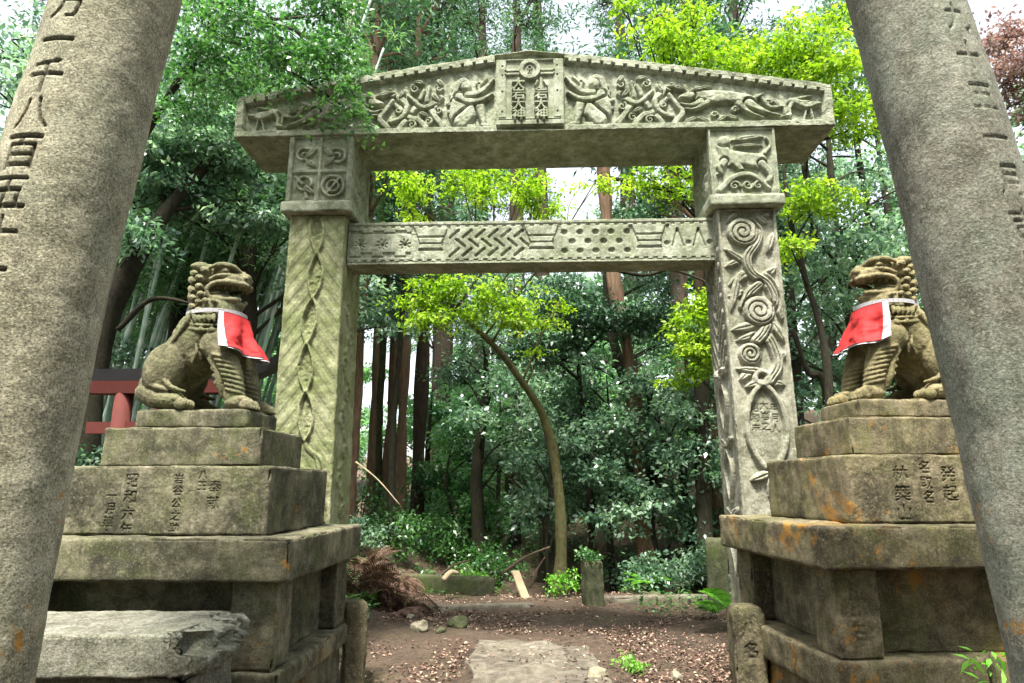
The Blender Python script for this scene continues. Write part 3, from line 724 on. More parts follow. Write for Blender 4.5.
# ================================================================== TORII in the foreground (only its pillars show)
tor = empty('stone_torii', (0.02, 2.2, 0), 0, 'speckled granite torii, nearest of the gates, its two round leaning pillars framing the view', 'torii')
def pillar(x0, y0, x1, y1, r0, r1, H, mat, label, chars, ang, seed, size, ztop, gap, tone_amt=.85):
    nth, nz = 420, 640
    th, z = np.meshgrid(np.linspace(0, 2*np.pi, nth), np.linspace(-.05, H, nz))
    rad = r0+(r1-r0)*(z/H)+.008*np.sin(z/H*np.pi)
    arc = ((th-ang+np.pi) % (2*np.pi)-np.pi)*.22
    letter_tone = np.zeros_like(th)
    if chars: letter_tone = put_text(arc, z, chars, 0, ztop, size, gap)
    P = np.stack([np.cos(th), np.sin(th), z], -1)
    p3 = np.stack([rad*np.cos(th), rad*np.sin(th), z], -1)
    d = fbm(p3, 3, seed)*.006+fbm(p3, 14, seed+3)*.0012+fbm(p3, 60, seed+6)*.0005
    d = d-letter_tone*(.011 if tone_amt > .5 else .006)
    rr = rad+d
    bow = (.045 if x0 < 0 else .025)*np.sign(x0)*np.sin(np.pi*np.clip((z-.5)/2.9, 0, 1))
    X = x0+(x1-x0)*z/H+bow+rr*np.cos(th); Y = y0+(y1-y0)*z/H+rr*np.sin(th)
    V = np.stack([X, Y, z], -1).reshape(-1, 3)
    o = mesh_obj('pillar', V, grid_faces(nth, nz), mat, tor, True, {'ink': letter_tone.ravel()*tone_amt})
    tag(o, label); return o
# local coordinates of the torii
pillar(-1.796, 0, -1.476, 0, .222, .193, 4.0, M['pillarL'], 'left pillar of pale speckled granite with a column of large engraved characters', '万一千八百五十六', R(266), 21, .135, 3.22, 1.06)
pillar(1.849, 0, 1.409, 0, .210, .172, 4.0, M['pillarR'], 'right pillar of darker grey-green granite with worn engraved characters and orange lichen at the foot', '大九十五一月吉日', R(280), 37, .12, 3.33, 1.3, .12)
v, f, ik = worn_box((-1.95, -.16, 3.72), (1.95, .16, 4.0), step=.06, rnd=.02, wear=.006, seed=9); mesh_obj('lower_beam', v, f, M['pillarL'], tor, True, {'ink': ik})
def kw(p):
    q = p.copy(); q[..., 2] += .03*p[..., 0]**2; return q
v, f, ik = worn_box((-2.3, -.24, 4.45), (2.3, .24, 4.8), step=.06, rnd=.02, wear=.006, seed=10, warp=kw); mesh_obj('top_beam', v, f, M['pillarL'], tor, True, {'ink': ik})
for s in (-1, 1):
    v, f = tube_np([(s*1.46, 0, 3.98), (s*1.43, 0, 4.55)], [.2, .195], 32); mesh_obj('pillar_head', v, f, M['pillarL'], tor, True)

# ================================================================== RED TORII behind the left pedestal
rt = empty('red_torii', (-3.05, 6.9, 0), R(-3), 'small vermilion torii with black top beam behind the left lion', 'torii')
mb = MB(); xs = np.linspace(-1.9, .60, 26); prof = []
for x in xs:
    zc_ = 2.585+.17*(abs(x+.65)/1.25)**7
    prof.append([(x+.05*np.sign(x+.65), -.14, zc_+.12), (x+.05*np.sign(x+.65), .14, zc_+.12), (x, .11, zc_), (x, -.11, zc_)])
V = np.array(prof).reshape(-1, 3); fs = []
for i in range(len(xs)-1):
    for j in range(4): k = (j+1) % 4; fs.append((i*4+j, i*4+k, i*4+4+k, i*4+4+j))
fs += [(3, 2, 1, 0), tuple((len(xs)-1)*4+j for j in range(4))]
mb.add(V, fs); mb.build('top_beam', M['blackpaint'], rt)
V2 = V.copy().reshape(-1, 4, 3); V2[:, :2, 2] -= .104; V2[:, 2:, 2] -= .13; V2[:, :, 1] *= .8; V2 = V2[3:-3]
n_ = len(V2); fs2 = []
for i in range(n_-1):
    for j in range(4): k = (j+1) % 4; fs2.append((i*4+j, i*4+k, i*4+4+k, i*4+4+j))
fs2 += [(3, 2, 1, 0), tuple((n_-1)*4+j for j in range(4))]
MB().add(V2.reshape(-1, 3), fs2).build('under_beam', M['vermilion'], rt)
MB().box((-.65, 0, 2.10), (1.5, .10, .12)).build('lower_beam', M['vermilion'], rt)
for x in (-1.06, -.24): MB().tube([(x, 0, 0), (x, 0, 1.2), (x, 0, 2.46)], [.10, .095, .09], 20).build('pillar', M['vermilion'], rt, True)
MB().box((-.65, 0, 2.31), (.12, .08, .24)).build('strut', M['vermilion'], rt)

# ================================================================== LION STATUES
def lion_mesh(seed, headtilt=0.0):
    """guardian lion sitting on its haunches, in profile, facing +x, camera side is -y; one continuous body"""
    bm = bmesh.new()
    def ball(c, r, rot=None):
        m4 = Matrix.Translation(c)@(rot.to_4x4() if rot else Matrix.Identity(4))@Matrix.Diagonal((*((r,)*3 if np.isscalar(r) else r), 1))
        bmesh.ops.create_icosphere(bm, subdivisions=3, radius=1, matrix=m4)
    def ry(a): return Matrix.Rotation(R(a), 3, 'Y')
    def limb(pts, rad, n=14, sp=0):
        if sp:
            k = np.linspace(0, 1, sp); rad = np.interp(k, np.linspace(0, 1, len(rad)), rad); pts = spline(pts, sp)
        v, f = tube_np(pts, rad, n); vs = [bm.verts.new(x) for x in v]
        for q in f: bm.faces.new([vs[i] for i in q])
        ball(tuple(pts[0]), rad[0]*.99); ball(tuple(pts[-1]), rad[-1]*.99)
    def curl(c, r_, t=.0085, ys=1, turns=8, dep=.012):
        limb([(c[0]+r_*(1-k*.8)*math.cos(k*turns), c[1]+ys*dep*(1+k), c[2]+r_*(1-k*.8)*math.sin(k*turns)) for k in np.linspace(0, 1, 16)], [t]*16, 6)
    # trunk: heavy chest, deep neck
    limb([(-.31, 0, .20), (-.25, 0, .34), (-.15, 0, .46), (-.05, 0, .58), (-.01, 0, .74)], [.155, .195, .205, .20, .175], 24, 14)
    ball((.035, 0, .50), (.165, .19, .19)); ball((.0, 0, .62), (.17, .185, .13)); ball((-.34, 0, .17), (.12, .18, .16))
    ball((-.10, 0, .40), (.17, .19, .15))
    for s in (-1, 1):
        # haunches, hind feet
        ball((-.285, s*.165, .285), (.160, .105, .205), ry(14))
        limb([(-.42, s*.15, .13), (-.32, s*.19, .085), (-.15, s*.195, .065)], [.075, .07, .062], 14, 6)
        for k in range(4): ball((-.085, s*.195+(k-1.5)*.036, .042), (.05, .022, .040)); ball((-.12, s*.195+(k-1.5)*.035, .075), (.03, .020, .024))
        limb([(-.40, s*.16, .20), (-.30, s*.235, .165), (-.20, s*.235, .135)], [.03, .028, .012], 10, 6)
        limb([(-.43, s*.13, .28), (-.45, s*.16, .20), (-.42, s*.19, .13)], [.02, .028, .02], 10, 6)
        curl((-.415, s*.19, .12), .04, .013, s)
        limb([(-.22, s*.24, .20), (-.17, s*.235, .155), (-.08, s*.215, .13)], [.02, .022, .010], 8, 6)
        limb([(-.245, s*.235, .37), (-.20, s*.235, .31), (-.22, s*.24, .22)], [.012, .014, .010], 8, 6)
        # forelegs with bands
        limb([(.07, s*.125, .48), (.155, s*.14, .34), (.215, s*.14, .20), (.24, s*.14, .07)], [.115, .092, .072, .066], 18, 10)
        for k, z in enumerate(np.linspace(.14, .38, 8)):
            t_ = (z-.07)/.41; x = np.interp(z, [.07, .20, .34, .48], [.24, .215, .155, .07]); rr = np.interp(z, [.07, .20, .34, .48], [.066, .072, .092, .112])
            limb([(x+rr*1.02*math.cos(a), s*.14+rr*1.02*math.sin(a), z-.022*math.cos(a)) for a in np.linspace(-1.9, 1.9, 14)], [.0115]*14, 6)
        ball((.27, s*.14, .055), (.095, .082, .058))
        for k in range(4):
            ball((.345, s*.14+(k-1.5)*.040, .040), (.046, .0225, .040)); ball((.31, s*.14+(k-1.5)*.039, .078), (.034, .020, .024))
            ball((.386, s*.14+(k-1.5)*.041, .022), (.015, .010, .017))
        limb([(.165, s*.185, .10), (.15, s*.205, .18), (.12, s*.205, .28), (.06, s*.21, .36)], [.014, .022, .018, .010], 8, 8)
        for k in range(4): ball((.11+.015*k-.03, s*.208, .34-.05*k), (.014, .012, .018))
        # shoulder: spiral boss, necklace ribs with a bell
        curl((.035, s*.178, .46), .055, .016, s, 9, .016)
        limb([(-.12, s*.185, .585), (0, s*.205, .57), (.12, s*.165, .585)], [.011, .014, .011], 8, 8)
        limb([(-.12, s*.18, .62), (0, s*.20, .605), (.12, s*.16, .62)], [.010, .013, .010], 8, 8)
        ball((.06, s*.20, .565), .028); ball((-.02, s*.205, .575), .018)
        limb([(-.06, s*.18, .34), (-.03, s*.205, .40), (-.04, s*.205, .47)], [.012, .014, .008], 8, 6)
        for k in range(5):
            limb([(-.15-.03*k, s*(.15-.008*k), .69-.045*k), (-.13-.03*k, s*(.19-.004*k), .64-.045*k), (-.16-.03*k, s*(.195), .58-.04*k)], [.020, .022, .010], 8, 6)
            limb([(-.07-.005*k+.035*k, s*(.165), .70), (-.08+.035*k, s*.195, .665), (-.07+.035*k, s*.198, .635)], [.016, .018, .010], 8, 6)
            limb([(-.20-.03*k, s*(.10-.008*k), .68-.055*k), (-.225-.03*k, s*(.125), .62-.055*k), (-.24-.025*k, s*(.13), .56-.05*k)], [.022, .024, .010], 8, 6)
    for k in range(5): ball((-.19-.035*k, 0, .70-.07*k), (.035, .04, .045))
    # short curled tail lying against the rump
    for k, (dy, h_, rx) in enumerate(((0, .36, .05), (-.06, .30, .04), (.06, .30, .04))):
        limb([(-.42, dy*.6, .10), (-.47, dy, h_*.5), (-.45, dy*1.1, h_*.8), (-.40, dy, h_)], [.05, rx, rx*.8, .012], 12, 8)
    # head
    hx, hz = -.02, .948
    ball((hx-.075, 0, hz+.045), (.125, .152, .135)); ball((hx-.105, 0, hz-.09), (.11, .15, .12))
    ball((hx+.03, 0, hz+.095), (.130, .128, .072), ry(8)); ball((hx+.04, 0, hz+.06), (.11, .125, .065))
    ball((hx+.085, 0, hz+.042), (.125, .128, .062), ry(4))                                        # upper jaw
    ball((hx+.17, 0, hz+.028), (.060, .092, .052)); ball((hx+.195, 0, hz+.068), (.042, .058, .036))
    ball((hx-.0, 0, hz-.175), (.12, .14, .05))
    for s in (-1, 1):
        ball((hx+.205, s*.040, hz+.055), (.030, .026, .022)); ball((hx+.15, s*.075, hz+.035), (.05, .04, .04))
        limb([(hx+.225, s*.03, hz+.0), (hx+.195, s*.085, hz+.0), (hx+.11, s*.125, hz+.005), (hx+.03, s*.142, hz-.01), (hx-.015, s*.148, hz-.055), (hx+.0, s*.142, hz-.105)], [.018, .021, .020, .018, .016, .014], 10, 12)
        limb([(hx+.185, s*.05, hz-.112), (hx+.13, s*.10, hz-.122), (hx+.06, s*.130, hz-.128), (hx+.0, s*.140, hz-.105)], [.018, .019, .017, .012], 10, 8)
        ball((hx+.085, s*.105, hz+.094), (.034, .028, .024)); ball((hx+.095, s*.122, hz+.092), (.020, .014, .016))
        limb([(hx+.165, s*.03, hz+.100), (hx+.13, s*.09, hz+.130), (hx+.06, s*.135, hz+.135), (hx-.01, s*.15, hz+.105)], [.020, .026, .022, .012], 10, 8)
        limb([(hx+.17, s*.05, hz+.078), (hx+.12, s*.11, hz+.062), (hx+.05, s*.14, hz+.05), (hx+.0, s*.15, hz+.02)], [.012, .014, .014, .010], 8, 8)
        limb([(hx-.03, s*.11, hz+.10), (hx-.07, s*.135, hz+.115), (hx-.105, s*.15, hz+.118), (hx-.14, s*.155, hz+.12)], [.03, .042, .032, .014], 12, 8)
        for (x, z, r_) in ((-.035, .08, .030), (-.065, .02, .030), (-.06, -.045, .030), (-.04, -.105, .028), (-.12, .055, .032), (-.135, -.005, .032), (-.13, -.07, .032), (-.11, -.13, .030), (-.0, -.155, .026), (.06, -.16, .024), (-.175, .07, .03), (-.19, .02, .03), (-.185, -.05, .03), (-.175, -.115, .03), (-.05, -.165, .028), (-.10, -.195, .03), (-.15, -.18, .03), (-.04, -.225, .028), (-.09, -.255, .03), (-.15, -.24, .03)):
            x = x if x > -.09 else -.09+(x+.09)*.6
            yy = s*(.148 if x > -.09 else .138 if x > -.125 else .10)
            ball((hx+x, yy*.98, hz+z), (r_*.95, .030, r_*.95)); curl((hx+x, yy*1.03+s*.02, hz+z), r_*.8, .0075, s)
        for k in range(4): ball((hx+.185-.045*k, s*(.062+.018*k), hz-.022-.002*k), (.011, .010, .018))
        for k in range(2): ball((hx+.16-.05*k, s*(.062+.018*k), hz-.112), (.010, .010, .014))
    for k in range(5):
        for j in range(3): ball((hx-.135-.004*k, .075*(j-1), hz+.06-.078*k), (.03, .035, .036))
    for j in range(5): ball((hx+.07-.055*j, 0, hz+.150-.004*j*j), (.04, .06, .026))
    ball((hx+.07, 0, hz-.148), (.12, .115, .030), ry(4)); ball((hx+.15, 0, hz-.142), (.046, .078, .030))           # lower jaw
    ball((hx+.10, 0, hz-.175), (.06, .07, .024))
    me = bpy.data.meshes.new('tmp'); bm.to_mesh(me); bm.free()
    o = bpy.data.objects.new('tmp', me); C.objects.link(o)
    m_ = o.modifiers.new('r', 'REMESH'); m_.mode = 'VOXEL'; m_.voxel_size = .0055; m_.use_smooth_shade = True
    s_ = o.modifiers.new('s', 'SMOOTH'); s_.factor = .5; s_.iterations = 1
    bpy.context.view_layer.update()
    ev = bpy.data.meshes.new_from_object(o.evaluated_get(bpy.context.evaluated_depsgraph_get()))
    bpy.data.objects.remove(o); bpy.data.meshes.remove(me)
    n = len(ev.vertices); co = np.zeros(n*3, dtype=np.float32); ev.vertices.foreach_get('co', co); co = co.reshape(-1, 3)
    nr = np.zeros(n*3, dtype=np.float32); ev.vertices.foreach_get('normal', nr); nr = nr.reshape(-1, 3)
    co = co+nr*(fbm(co, 22, seed)*.0022+fbm(co, 90, seed+3)*.0012)[:, None]
    co[:, 0] = np.where(co[:, 0] < -.1, -.1+(co[:, 0]+.1)*.90, co[:, 0]); co[:, 2] = np.maximum(co[:, 2], 0)
    ev.vertices.foreach_set('co', co.astype(np.float32).ravel()); ev.update()
    return ev
def bib(parent_name, loc, mir, label, scale, seed):
    t = empty('votive_bib', loc, 0, label, 'bib'); t.scale = (mir*scale, scale, scale)
    nu, nv = 70, 40
    def surf(u0, u1, v0, v1, off, nu=nu, nv=nv):
        u, v = np.meshgrid(np.linspace(u0, u1, nu), np.linspace(v0, v1, nv))
        th = u*1.25
        rx = .195+.080*v+.06*v**2; ry_ = .208+.09*v
        fold = (.008+.024*v)*np.sin(u*9+seed+v*2.2+1.2*np.sin(u*4+seed))*np.clip(v*2.0, 0, 1)+fbm(np.stack([u*2, v*2, u*0], -1), 2, seed)*.024*v
        x = .0+(rx+fold+off)*np.cos(th)*1.05; y = (ry_+fold+off)*np.sin(th)
        z = .715-.035*np.abs(u)**2*0-v*(.33-.05*np.abs(u))+.02*(1-np.abs(u))*-1*(1-v)+.012*np.sin(u*7+seed)*v
        return np.stack([x, y, z], -1)
    def sheet(name, mat, *a, **k):
        P = surf(*a, **k); ny_, nx_ = P.shape[:2]; Q = surf(*a[:4], a[4]-.005, **k)
        V = np.concatenate([P.reshape(-1, 3), Q.reshape(-1, 3)]); n = nx_*ny_
        fl = [tuple(x) for x in grid_faces(nx_, ny_)]+[tuple(x) for x in grid_faces(nx_, ny_, n, True)]
        bd = [i for i in range(nx_)]+[nx_*(j+1)-1 for j in range(1, ny_)]+[nx_*ny_-1-i for i in range(1, nx_)]+[nx_*(ny_-1-j) for j in range(1, ny_)]
        fl += [(bd[i], bd[i+1], bd[i+1]+n, bd[i]+n) for i in range(len(bd)-1)]
        return mesh_obj(name, V, fl, mat, t, True)
    sheet('red_panel', M['redcloth'], -.80, .80, 0.03, 1, .010)
    sheet('white_lining', M['whitecloth'], -.84, .84, 0.02, 1.045, .002)
    for s in (-1, 1): sheet('white_edge', M['whitecloth'], *sorted((s*.80, s*.93)), 0, 1.02, .012, nu=8)
    P = [(-.012+(.198)*math.cos(a)*1.02, .202*math.sin(a), .702+.012*math.cos(a+.5)) for a in np.linspace(0, 2*np.pi, 40)]
    mb = MB()
    for i in range(39):
        a, b_ = np.array(P[i]), np.array(P[i+1]); up = np.array([0, 0, .014]); o_ = np.array([(a[0]+.012), a[1], 0]); o_ = o_/np.linalg.norm(o_)*.006
        mb.add([a-up-o_, b_-up-o_, b_+up-o_, a+up-o_, a-up+o_, b_-up+o_, b_+up+o_, a+up+o_], [(0, 1, 2, 3), (7, 6, 5, 4), (3, 2, 6, 7), (4, 5, 1, 0)])
    mb.build('neck_band', M['whitecloth'], t)
    return t
lm = lion_mesh(5); lm.materials.clear(); lm.materials.append(M['lion'])
o = bpy.data.objects.new('lion_statue', lm); C.objects.link(o); o.location = (-2.155, 4.70, 2.008); o.scale = (1.0, 1.0, .985); o.rotation_euler = (0, 0, R(-2))
tag(o, 'mossy stone guardian lion facing right with open mouth, on the left pedestal', 'lion statue')
bib('b', (-2.155, 4.70, 2.008), 1, 'red bib with white edge round the neck of the left lion', 1.0, 1.0)
lm2 = lm.copy(); co = np.zeros(len(lm2.vertices)*3, dtype=np.float32); lm2.vertices.foreach_get('co', co); co = co.reshape(-1, 3); co[:, 0] *= -1
lm2.vertices.foreach_set('co', co.ravel()); lm2.flip_normals(); lm2.materials.clear(); lm2.materials.append(M['lionR'])
o = bpy.data.objects.new('lion_statue', lm2); C.objects.link(o); o.scale = (1, 1, .965); o.location = (2.745, 4.70, 2.078); o.rotation_euler = (0, 0, R(3))
tag(o, 'ochre stone guardian lion facing left with open mouth, on the right pedestal', 'lion statue')
bib('b', (2.745, 4.70, 2.078), -1, 'red bib with white edge round the neck of the right lion', 1.0, 3.1)

# ================================================================== TERRAIN
def sstep(a, b, x): t = np.clip((x-a)/(b-a), 0, 1); return t*t*(3-2*t)
def terr(x, y):
    x = np.asarray(x, float); y = np.asarray(y, float)
    z = 0*x+0*y
    z = z+2.6*sstep(10.5, 19, y-.25*(x-1))*sstep(-1.5, 5, x)            # slope rising behind, right
    z = z+1.2*sstep(2.5, 9, x)*sstep(6.5, 12, y)
    z = z+.65*sstep(-1.1, -3.0, x)*sstep(6.2, 8.5, y)*(1-.4*sstep(12, 16, y))   # bank on the left
    z = z-.35*sstep(9.8, 11.2, y)*(1-sstep(12, 14, y))*sstep(-2.4, -1.2, x)*(1-sstep(1, 2.4, x))
    z = z+3.5*sstep(18, 60, y)
    p = np.stack([x, y, x*0], -1)
    far = sstep(5, 9, y)
    return z+fbm(p, .8, 5)*(.02+.10*far)*sstep(.9, 3.0, np.abs(x-.3)+.6*far)+fbm(p, 3.5, 8)*.018
gx = np.concatenate([np.linspace(-60, -9, 26), np.linspace(-8.8, 9, 200), np.linspace(9.5, 60, 26)])
gy = np.concatenate([np.linspace(-40, 2, 22), np.linspace(2.2, 16, 190), np.linspace(16.4, 120, 60)])
GX, GY = np.meshgrid(gx, gy)
go = mesh_obj('ground', np.stack([GX, GY, terr(GX, GY)-.004], -1).reshape(-1, 3), grid_faces(len(gx), len(gy)), M['ground'], None, True)
tag(go, kind='structure')
# path slab
def pw(p):
    q = p.copy(); q[..., 0] += .10*fbm(p, 1.4, 3)*1.0+.02*fbm(p, 7, 4); q[..., 1] += .28*fbm(p, 1.5, 6)+.05*fbm(p, 6, 7)
    q[..., 2] = p[..., 2]+fbm(p, 5, 9)*.006; return q
v, f, ik = worn_box((-.40, 3.2, -.12), (.80, 7.0, .018), step=.03, rnd=.02, wear=.004, seed=91, warp=pw)
tag(mesh_obj('path', v, f, M['path'], None, True, {'ink': ik}), kind='structure')
def rock(x, y, r, mat, label, seed, group=None, sq=.7, name='rock', z=None):
    bm = bmesh.new(); bmesh.ops.create_icosphere(bm, subdivisions=4, radius=1)
    P = np.array([v.co[:] for v in bm.verts]); fs = np.array([[v.index for v in f.verts] for f in bm.faces]); bm.free()
    rg = np.random.default_rng(seed); cuts = rg.normal(size=(9, 3)); cuts /= np.linalg.norm(cuts, axis=1)[:, None]
    for c_ in cuts:
        d = P@c_-.62-.2*rg.random(); P = P-np.clip(d, 0, 9)[:, None]*c_
    P = P*(1+fbm(P, 2.2, seed)[:, None]*.12+fbm(P, 8, seed+2)[:, None]*.04)*np.array([1, .8, sq])*r
    o = mesh_obj(name, P, fs, mat, None, True, {'ink': np.zeros(len(P))}); o.location = (x, y, (float(terr(x, y)) if z is None else z)+r*sq*.35); o.rotation_euler = (0, 0, rg.random()*6)
    return tag(o, label, 'rock', group)
p = at(598, 676, 5.75); rock(p[0], 5.75, .11, M['paleRock'], 'pale rounded rock on the edge of the path slab', 401)
p = at(680, 683, 5.6); rock(p[0], 5.7, .07, M['paleRock'], 'small pale rock low between the path slab and the right corner post', 402)
for i, (px, py, r_, mt, lb) in enumerate(((421, 612, .10, 'paleRock', 'pale angular rock, upper one of the rocks left of the path'), (419, 632, .11, 'paleRock', 'flat cream rock left of the path, lowest of the pale ones'),
                                      (457, 628, .13, 'mossrock', 'dark mossy rock half sunk in the litter left of the path'), (410, 620, .06, 'paleRock', 'smallest pale rock left of the path'),
                                      (441, 633, .07, 'mossrock', 'small dark rock beside the mossy rock left of the path'))):
    Y = 1.5/max(.02, ((py-341.5)/F*_c-_s)/(_c+(py-341.5)/F*_s)); Y = min(Y, 9.5); rock(at(px, py, Y)[0], Y, r_, M[mt], lb, 410+i)
for i, (px, Y, r_) in enumerate(((655, 9.6, .12), (668, 9.7, .09), (645, 9.7, .08))): rock(at(px, 600, Y)[0], Y, r_, M['mossrock'], ('mossy rock behind the kerb on the right', 'rounder mossy rock behind the kerb on the right', 'smallest mossy rock behind the kerb on the right')[i], 430+i)
def bar(name, a, b_, w, h, mat, label, cat, seed):
    a = np.array(a, float); b_ = np.array(b_, float); d = b_-a; L = np.linalg.norm(d)
    v, f, ik = worn_box((0, -w/2, -h/2), (L, w/2, h/2), step=.04, rnd=min(w, h)*.15, wear=.006, seed=seed, chip=.08)
    o = mesh_obj(name, v, f, mat, None, True, {'ink': ik}); o.location = a
    q = Vector(d).to_track_quat('X', 'Z'); o.rotation_euler = q.to_euler(); return tag(o, label, cat)
bar('kerb_stone', (-1.25, 8.75, -.03), (.28, 8.95, -.03), .16, .16, M['path'], 'long low kerb stone crossing the clearing left of the tree foot', 'kerb stone', 501)
bar('kerb_stone', (1.05, 9.45, -.03), (3.2, 9.5, .0), .16, .16, M['path'], 'long low kerb stone between the stump and the right post', 'kerb stone', 502)
bar('low_wall', (-1.75, 10.1, .02), (-.30, 10.6, -.10), .22, .5, M['mossrock'], 'low mossy stone wall half buried behind the clearing', 'wall', 503)
pa, pb = at(527, 602, 9.6), at(515, 571, 9.9); bar('leaning_board', pa, pb, .13, .03, M['wood'], 'pale wooden board leaning near the foot of the crooked tree', 'board', 504)
def log(px0, py0, px1, py1, Y0, Y1, r, label, seed, name='fallen_branch', mat='deadwood', bend=.1):
    a, b_ = at(px0, py0, Y0), at(px1, py1, Y1); m_ = (a+b_)/2+np.array([0, 0, bend*.5]); P = spline([a, m_, b_], 14)
    v, f = tube_np(P, np.linspace(r, r*.5, 14), 8, .25, seed); o = mesh_obj(name, v, f, M[mat], None, True); return tag(o, label, 'branch')
log(503, 573, 550, 547, 10.5, 10.5, .028, 'fallen pole sloping up to the crooked tree', 1)
log(530, 588, 545, 557, 10.5, 10.6, .02, 'dark bent branch right of the leaning board', 2)
log(437, 578, 470, 560, 10.3, 10.4, .02, 'thin dead branch lying over the low wall', 3)
log(443, 580, 458, 573, 9.4, 9.5, .045, 'short broken log end on the litter left of the wall', 4, mat='wood')
log(356, 462, 400, 505, 10, 9.6, .014, 'bare twig sticking out before the cedar trunks', 5, mat='wood')
log(600, 505, 705, 460, 13, 12.5, .025, 'thin fallen pole on the slope behind the stump', 6, mat='wood')
log(590, 565, 640, 500, 11.5, 12.5, .03, 'mossy dead branch on the slope above the stump', 7)

# ================================================================== LEAVES
def leaves(pos, dr, nr, L, W, rnd, droop=.0):
    """one folded diamond leaf per row"""
    n = len(pos); dr = dr/np.linalg.norm(dr, axis=1)[:, None]
    sd = np.cross(dr, nr); sd /= np.linalg.norm(sd, axis=1)[:, None]+1e-9; up = np.cross(sd, dr)
    L = L[:, None]; W = W[:, None]
    a = pos; b_ = pos+dr*L*.45+sd*W*.5+up*W*.18; c_ = pos+dr*L-up*L*.12; d = pos+dr*L*.45-sd*W*.5+up*W*.18
    V = np.stack([a, b_, c_, d], 1).reshape(-1, 3); Fq = np.arange(n*4).reshape(-1, 4)
    return V, Fq, np.repeat(rnd, 4)
def unit(g, n): v = g.normal(size=(n, 3)); return v/np.linalg.norm(v, axis=1)[:, None]
def foliage(g, centres, per, rad, flat, L, W, upn=.8, droop=.15, out=.6):
    """layered sprays: a flattened clump of leaves round each centre"""
    n = len(centres); rad = np.broadcast_to(rad, (n,)); tot = n*per
    c = np.repeat(centres, per, 0); r = np.repeat(rad*g.uniform(.6, 1.25, n), per)
    az = g.uniform(0, 2*np.pi, n); tl = g.normal(0, .42, n)   # tilt of each spray
    rr = np.sqrt(g.random(tot))*(1+.0*g.random(tot)); th = g.uniform(0, 2*np.pi, tot)
    # sprays are star shaped, not discs
    lobes = 1+.35*np.sin(th*3+np.repeat(g.uniform(0, 6, n), per))
    x = rr*np.cos(th)*lobes; y = rr*np.sin(th)*lobes; z = g.normal(0, 1, tot)*flat
    A = np.repeat(az, per); T = np.repeat(tl, per)
    x2 = x*np.cos(T)-z*np.sin(T); z2 = x*np.sin(T)+z*np.cos(T)-droop*rr**2
    X = x2*np.cos(A)-y*np.sin(A); Y = x2*np.sin(A)+y*np.cos(A)
    pos = c+np.stack([X, Y, z2], 1)*r[:, None]
    od = np.stack([X, Y, -.25+0*X], 1)
    dr = od*out+g.normal(0, .55, (tot, 3))
    nr = np.stack([0*X, 0*X, 1+0*X], 1)*upn+g.normal(0, .45, (tot, 3))
    s = g.uniform(.65, 1.25, tot)
    rnd = np.clip(np.repeat(g.uniform(.0, .65, n), per)+g.normal(.15, .2, tot), 0, 1)
    return leaves(pos, dr, nr, L*s, W*s, rnd)
def blob_centres(g, blobs, dens):
    out_ = []
    for c_, r3, k in blobs:
        n = max(1, int(k*dens)); u = unit(g, n)*(g.random(n)**.45)[:, None]
        out_.append(np.array(c_)+u*np.array(r3))
    return np.concatenate(out_)
def make_tree(name, base, trunk, tr, blobs, leafm, barkm, label, cat='tree', group=None, per=70, rad=.45, flat=.16, L=.10, W=.05, seed=1, limbs=True, limb_r=.035, twigs=0, upn=.55, droop=.15, dens=1.0):
    """trunk: points relative to base; blobs: (centre, radii, number of sprays) relative to base"""
    g = np.random.default_rng(seed); t = empty(name, tuple(base), 0, label, cat, group)
    P = spline(trunk, max(24, len(trunk)*7)); v, f = tube_np(P, np.interp(np.linspace(0, 1, len(P)), np.linspace(0, 1, len(tr)), tr)*(1+.5*np.exp(-np.maximum(P[:, 2], 0)/.25)), 16, .30, seed)
    mb = MB().add(v, f)
    cs = blob_centres(g, blobs, dens)
    if limbs:
        for c_, r3, k in blobs:
            c_ = np.array(c_, float)
            i = int(np.argmin(np.linalg.norm(P-(c_-np.array([0, 0, min(.25*np.linalg.norm(c_-P[-1])+.25, .75)])), axis=1))); a = P[i]
            mid = a*.5+c_*.5+np.array([g.normal(0, .1), g.normal(0, .1), .12]); LP = spline([a, mid, c_], 10)
            mb.add(*tube_np(LP, np.linspace(limb_r, limb_r*.35, 10), 7, .2, seed+3))
            near = cs[np.argsort(np.linalg.norm((cs-c_)/np.array(r3), axis=1))[:max(3, int(k*dens*.35))]]
            for q in near[:10]:
                j = g.integers(4, 10); a2 = LP[j]; m2 = (a2+q)/2+g.normal(0, .06, 3)
                mb.add(*tube_np(spline([a2, m2, q], 6), np.linspace(limb_r*.4, limb_r*.12, 6), 5))
    mb.build('trunk', barkm, t, True)
    V, Fq, rn = foliage(g, cs, per, rad, flat, L, W, upn, droop)
    mesh_obj('crown', V, Fq, leafm, t, False, {'rnd': rn})
    return t
def move_copy(src, loc, rz, sc_, label, group=None):
    c = copy_tree(src); c.location = loc; c.rotation_euler = (0, 0, rz); c.scale = (sc_,)*3 if np.isscalar(sc_) else sc_; c['label'] = label
    if group: c['group'] = group
    return c

